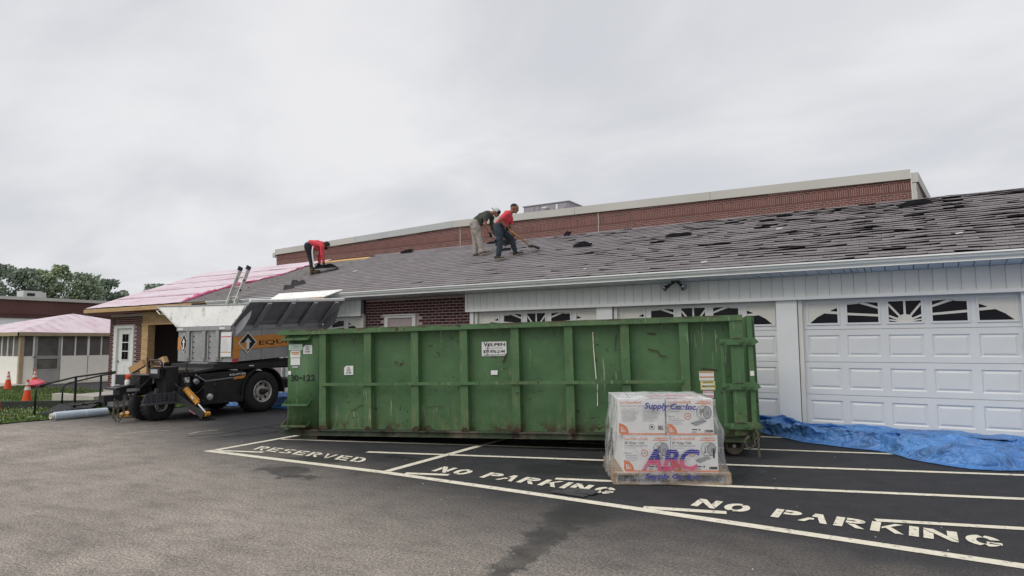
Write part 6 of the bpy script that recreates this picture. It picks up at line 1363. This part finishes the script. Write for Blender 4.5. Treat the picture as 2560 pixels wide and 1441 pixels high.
# 3: bent double in red top, black striped trousers, pulling up felt
k3 = .00112
def q3(u, v, d=0.): return ((u-1160)*k3, (1110-v)*k3, d)
hc3 = q3(1562, 318, 0); hf3 = V((.45, -.88, 0)); hu3 = V((.85, .45, 0))
g1_, g2_ = V(q3(1530, 790, -.13)), V(q3(1340, 785, .14))
B3 = head(hc3, hf3, hu3, .98)+[('neck', q3(1475, 270), q3(1535, 300), .060, .056, 'skin'), ('waist', q3(1045, 290), q3(1100, 275), .105, .112, 'shirtblue'), ('belly', q3(1130, 265), q3(1290, 265), .118, .118, 'redshirt'), ('chest', q3(1290, 265), q3(1440, 300), .122, .112, 'redshirt'), ('chestL', q3(1300, 270, -.07), q3(1450, 310, -.12), .092, .080, 'redshirt'), ('chestR', q3(1300, 290, .07), q3(1440, 320, .12), .092, .080, 'redshirt'), ('slack', q3(1250, 340, -.02), q3(1390, 400, -.02), .10, .07, 'redshirt'),
    ('hipL', q3(1075, 330, -.07), q3(1095, 400, -.08), .112, .108, 'navy'), ('hipR', q3(1055, 330, .07), q3(1070, 400, .08), .110, .105, 'navy'), ('thighL', q3(1100, 400, -.085), q3(1165, 660, -.09), .108, .080, 'navy'), ('shinL', q3(1165, 660, -.09), q3(1205, 930, -.09), .078, .064, 'navy'), ('thighR', q3(1075, 400, .085), q3(1125, 660, .09), .106, .078, 'navy'), ('shinR', q3(1125, 660, .09), q3(1150, 930, .09), .076, .062, 'navy'),
    ('shoulderL', q3(1455, 320, -.13), q3(1500, 370, -.18), .075, .070, 'redshirt'), ('armL', q3(1500, 370, -.18), q3(1500, 590, -.18), .066, .052, 'redshirt'), ('forearmL', q3(1500, 590, -.18), q3(1530, 790, -.13), .050, .036, 'redshirt'),
    ('shoulderR', q3(1420, 340, .13), q3(1395, 400, .18), .072, .068, 'redshirt'), ('armR', q3(1395, 400, .18), q3(1330, 590, .19), .064, .052, 'redshirt'), ('forearmR', q3(1330, 590, .19), q3(1340, 785, .14), .050, .036, 'redshirt')]
B3 += hand(g1_, V((.2, -1, 0)), V((0, 0, 1)), 'glove')+hand(g2_, V((.1, -1, 0)), V((0, 0, 1)), 'glove')
def ex3(o, P):
    A_ = axes(P, hf3, hu3); f_, u_ = V(hf3).normalized(), V(hu3).normalized(); u_ = (u_-f_*f_.dot(u_)).normalized(); face_bits(o, P, hc3, hf3, hu3, .98)
    MB().ell(P(V(hc3)+u_*.030-f_*.026), .106, .102, .098, 18, 10, ax=A_).build('hair', 'hair', o, smooth=180); MB().ell(P(V(hc3)-f_*.055-u_*.045), .06, .085, .085, 14, 9, ax=A_).ell(P(V(hc3)+f_*.06-u_*.02-V((0, 0, .09))), .07, .015, .05, 10, 7, ax=A_).build('hair_fringe', 'hair', o, smooth=180)
    pts = [q3(1235, 350, -.175), q3(1220, 500, -.178), q3(1235, 660, -.168), q3(1255, 800, -.158), q3(1268, 925, -.148)]
    b = MB(); 
    for i in range(4): p, q = P(pts[i]), P(pts[i+1]); w_ = IR*.022-IF*.004; b.poly([p-w_, p+w_, q+w_, q-w_])
    b.build('side_stripe', 'decal_w', o)
    for dx, dd in ((60, -.09), (0, .09)): shoe(o, P, q3(1118+dx*.8, 1112-dx*.1, dd), q3(1370+dx, 1066, dd), 'boot', 'boot', .12); MB().tube(P(q3(1165+dx*.7, 1090, dd)), P(q3(1160+dx*.7, 930, dd)), .066, .070, 14).build('boot_shaft', 'boot', o, smooth=60)
p3o = (-15.86, 13.69, 3.62)
person('man bent double in a long-sleeved red top and black striped trousers', p3o, B3, ex3)
def felt3(u, v):
    x = 1290+620*u; top = 800+.0*u+(140*max(0, (u-.55)/.45)**1.1)+20*math.sin(u*7); bot = 985-40*u
    z = bot+(top-bot)*math.sin(v*math.pi*.5); p = q3(x, z, -.20+.42*v+.05*nz(u*4, v*3)); return V(p3o)+IR*p[0]+V((0, 0, p[1]+.0))+IF*p[2]
tag(MB().grid(felt3, 26, 10).build('felt_piece', 'flapk', smooth=180), 'black felt sheet being lifted by the bent-over man', 'felt sheet')
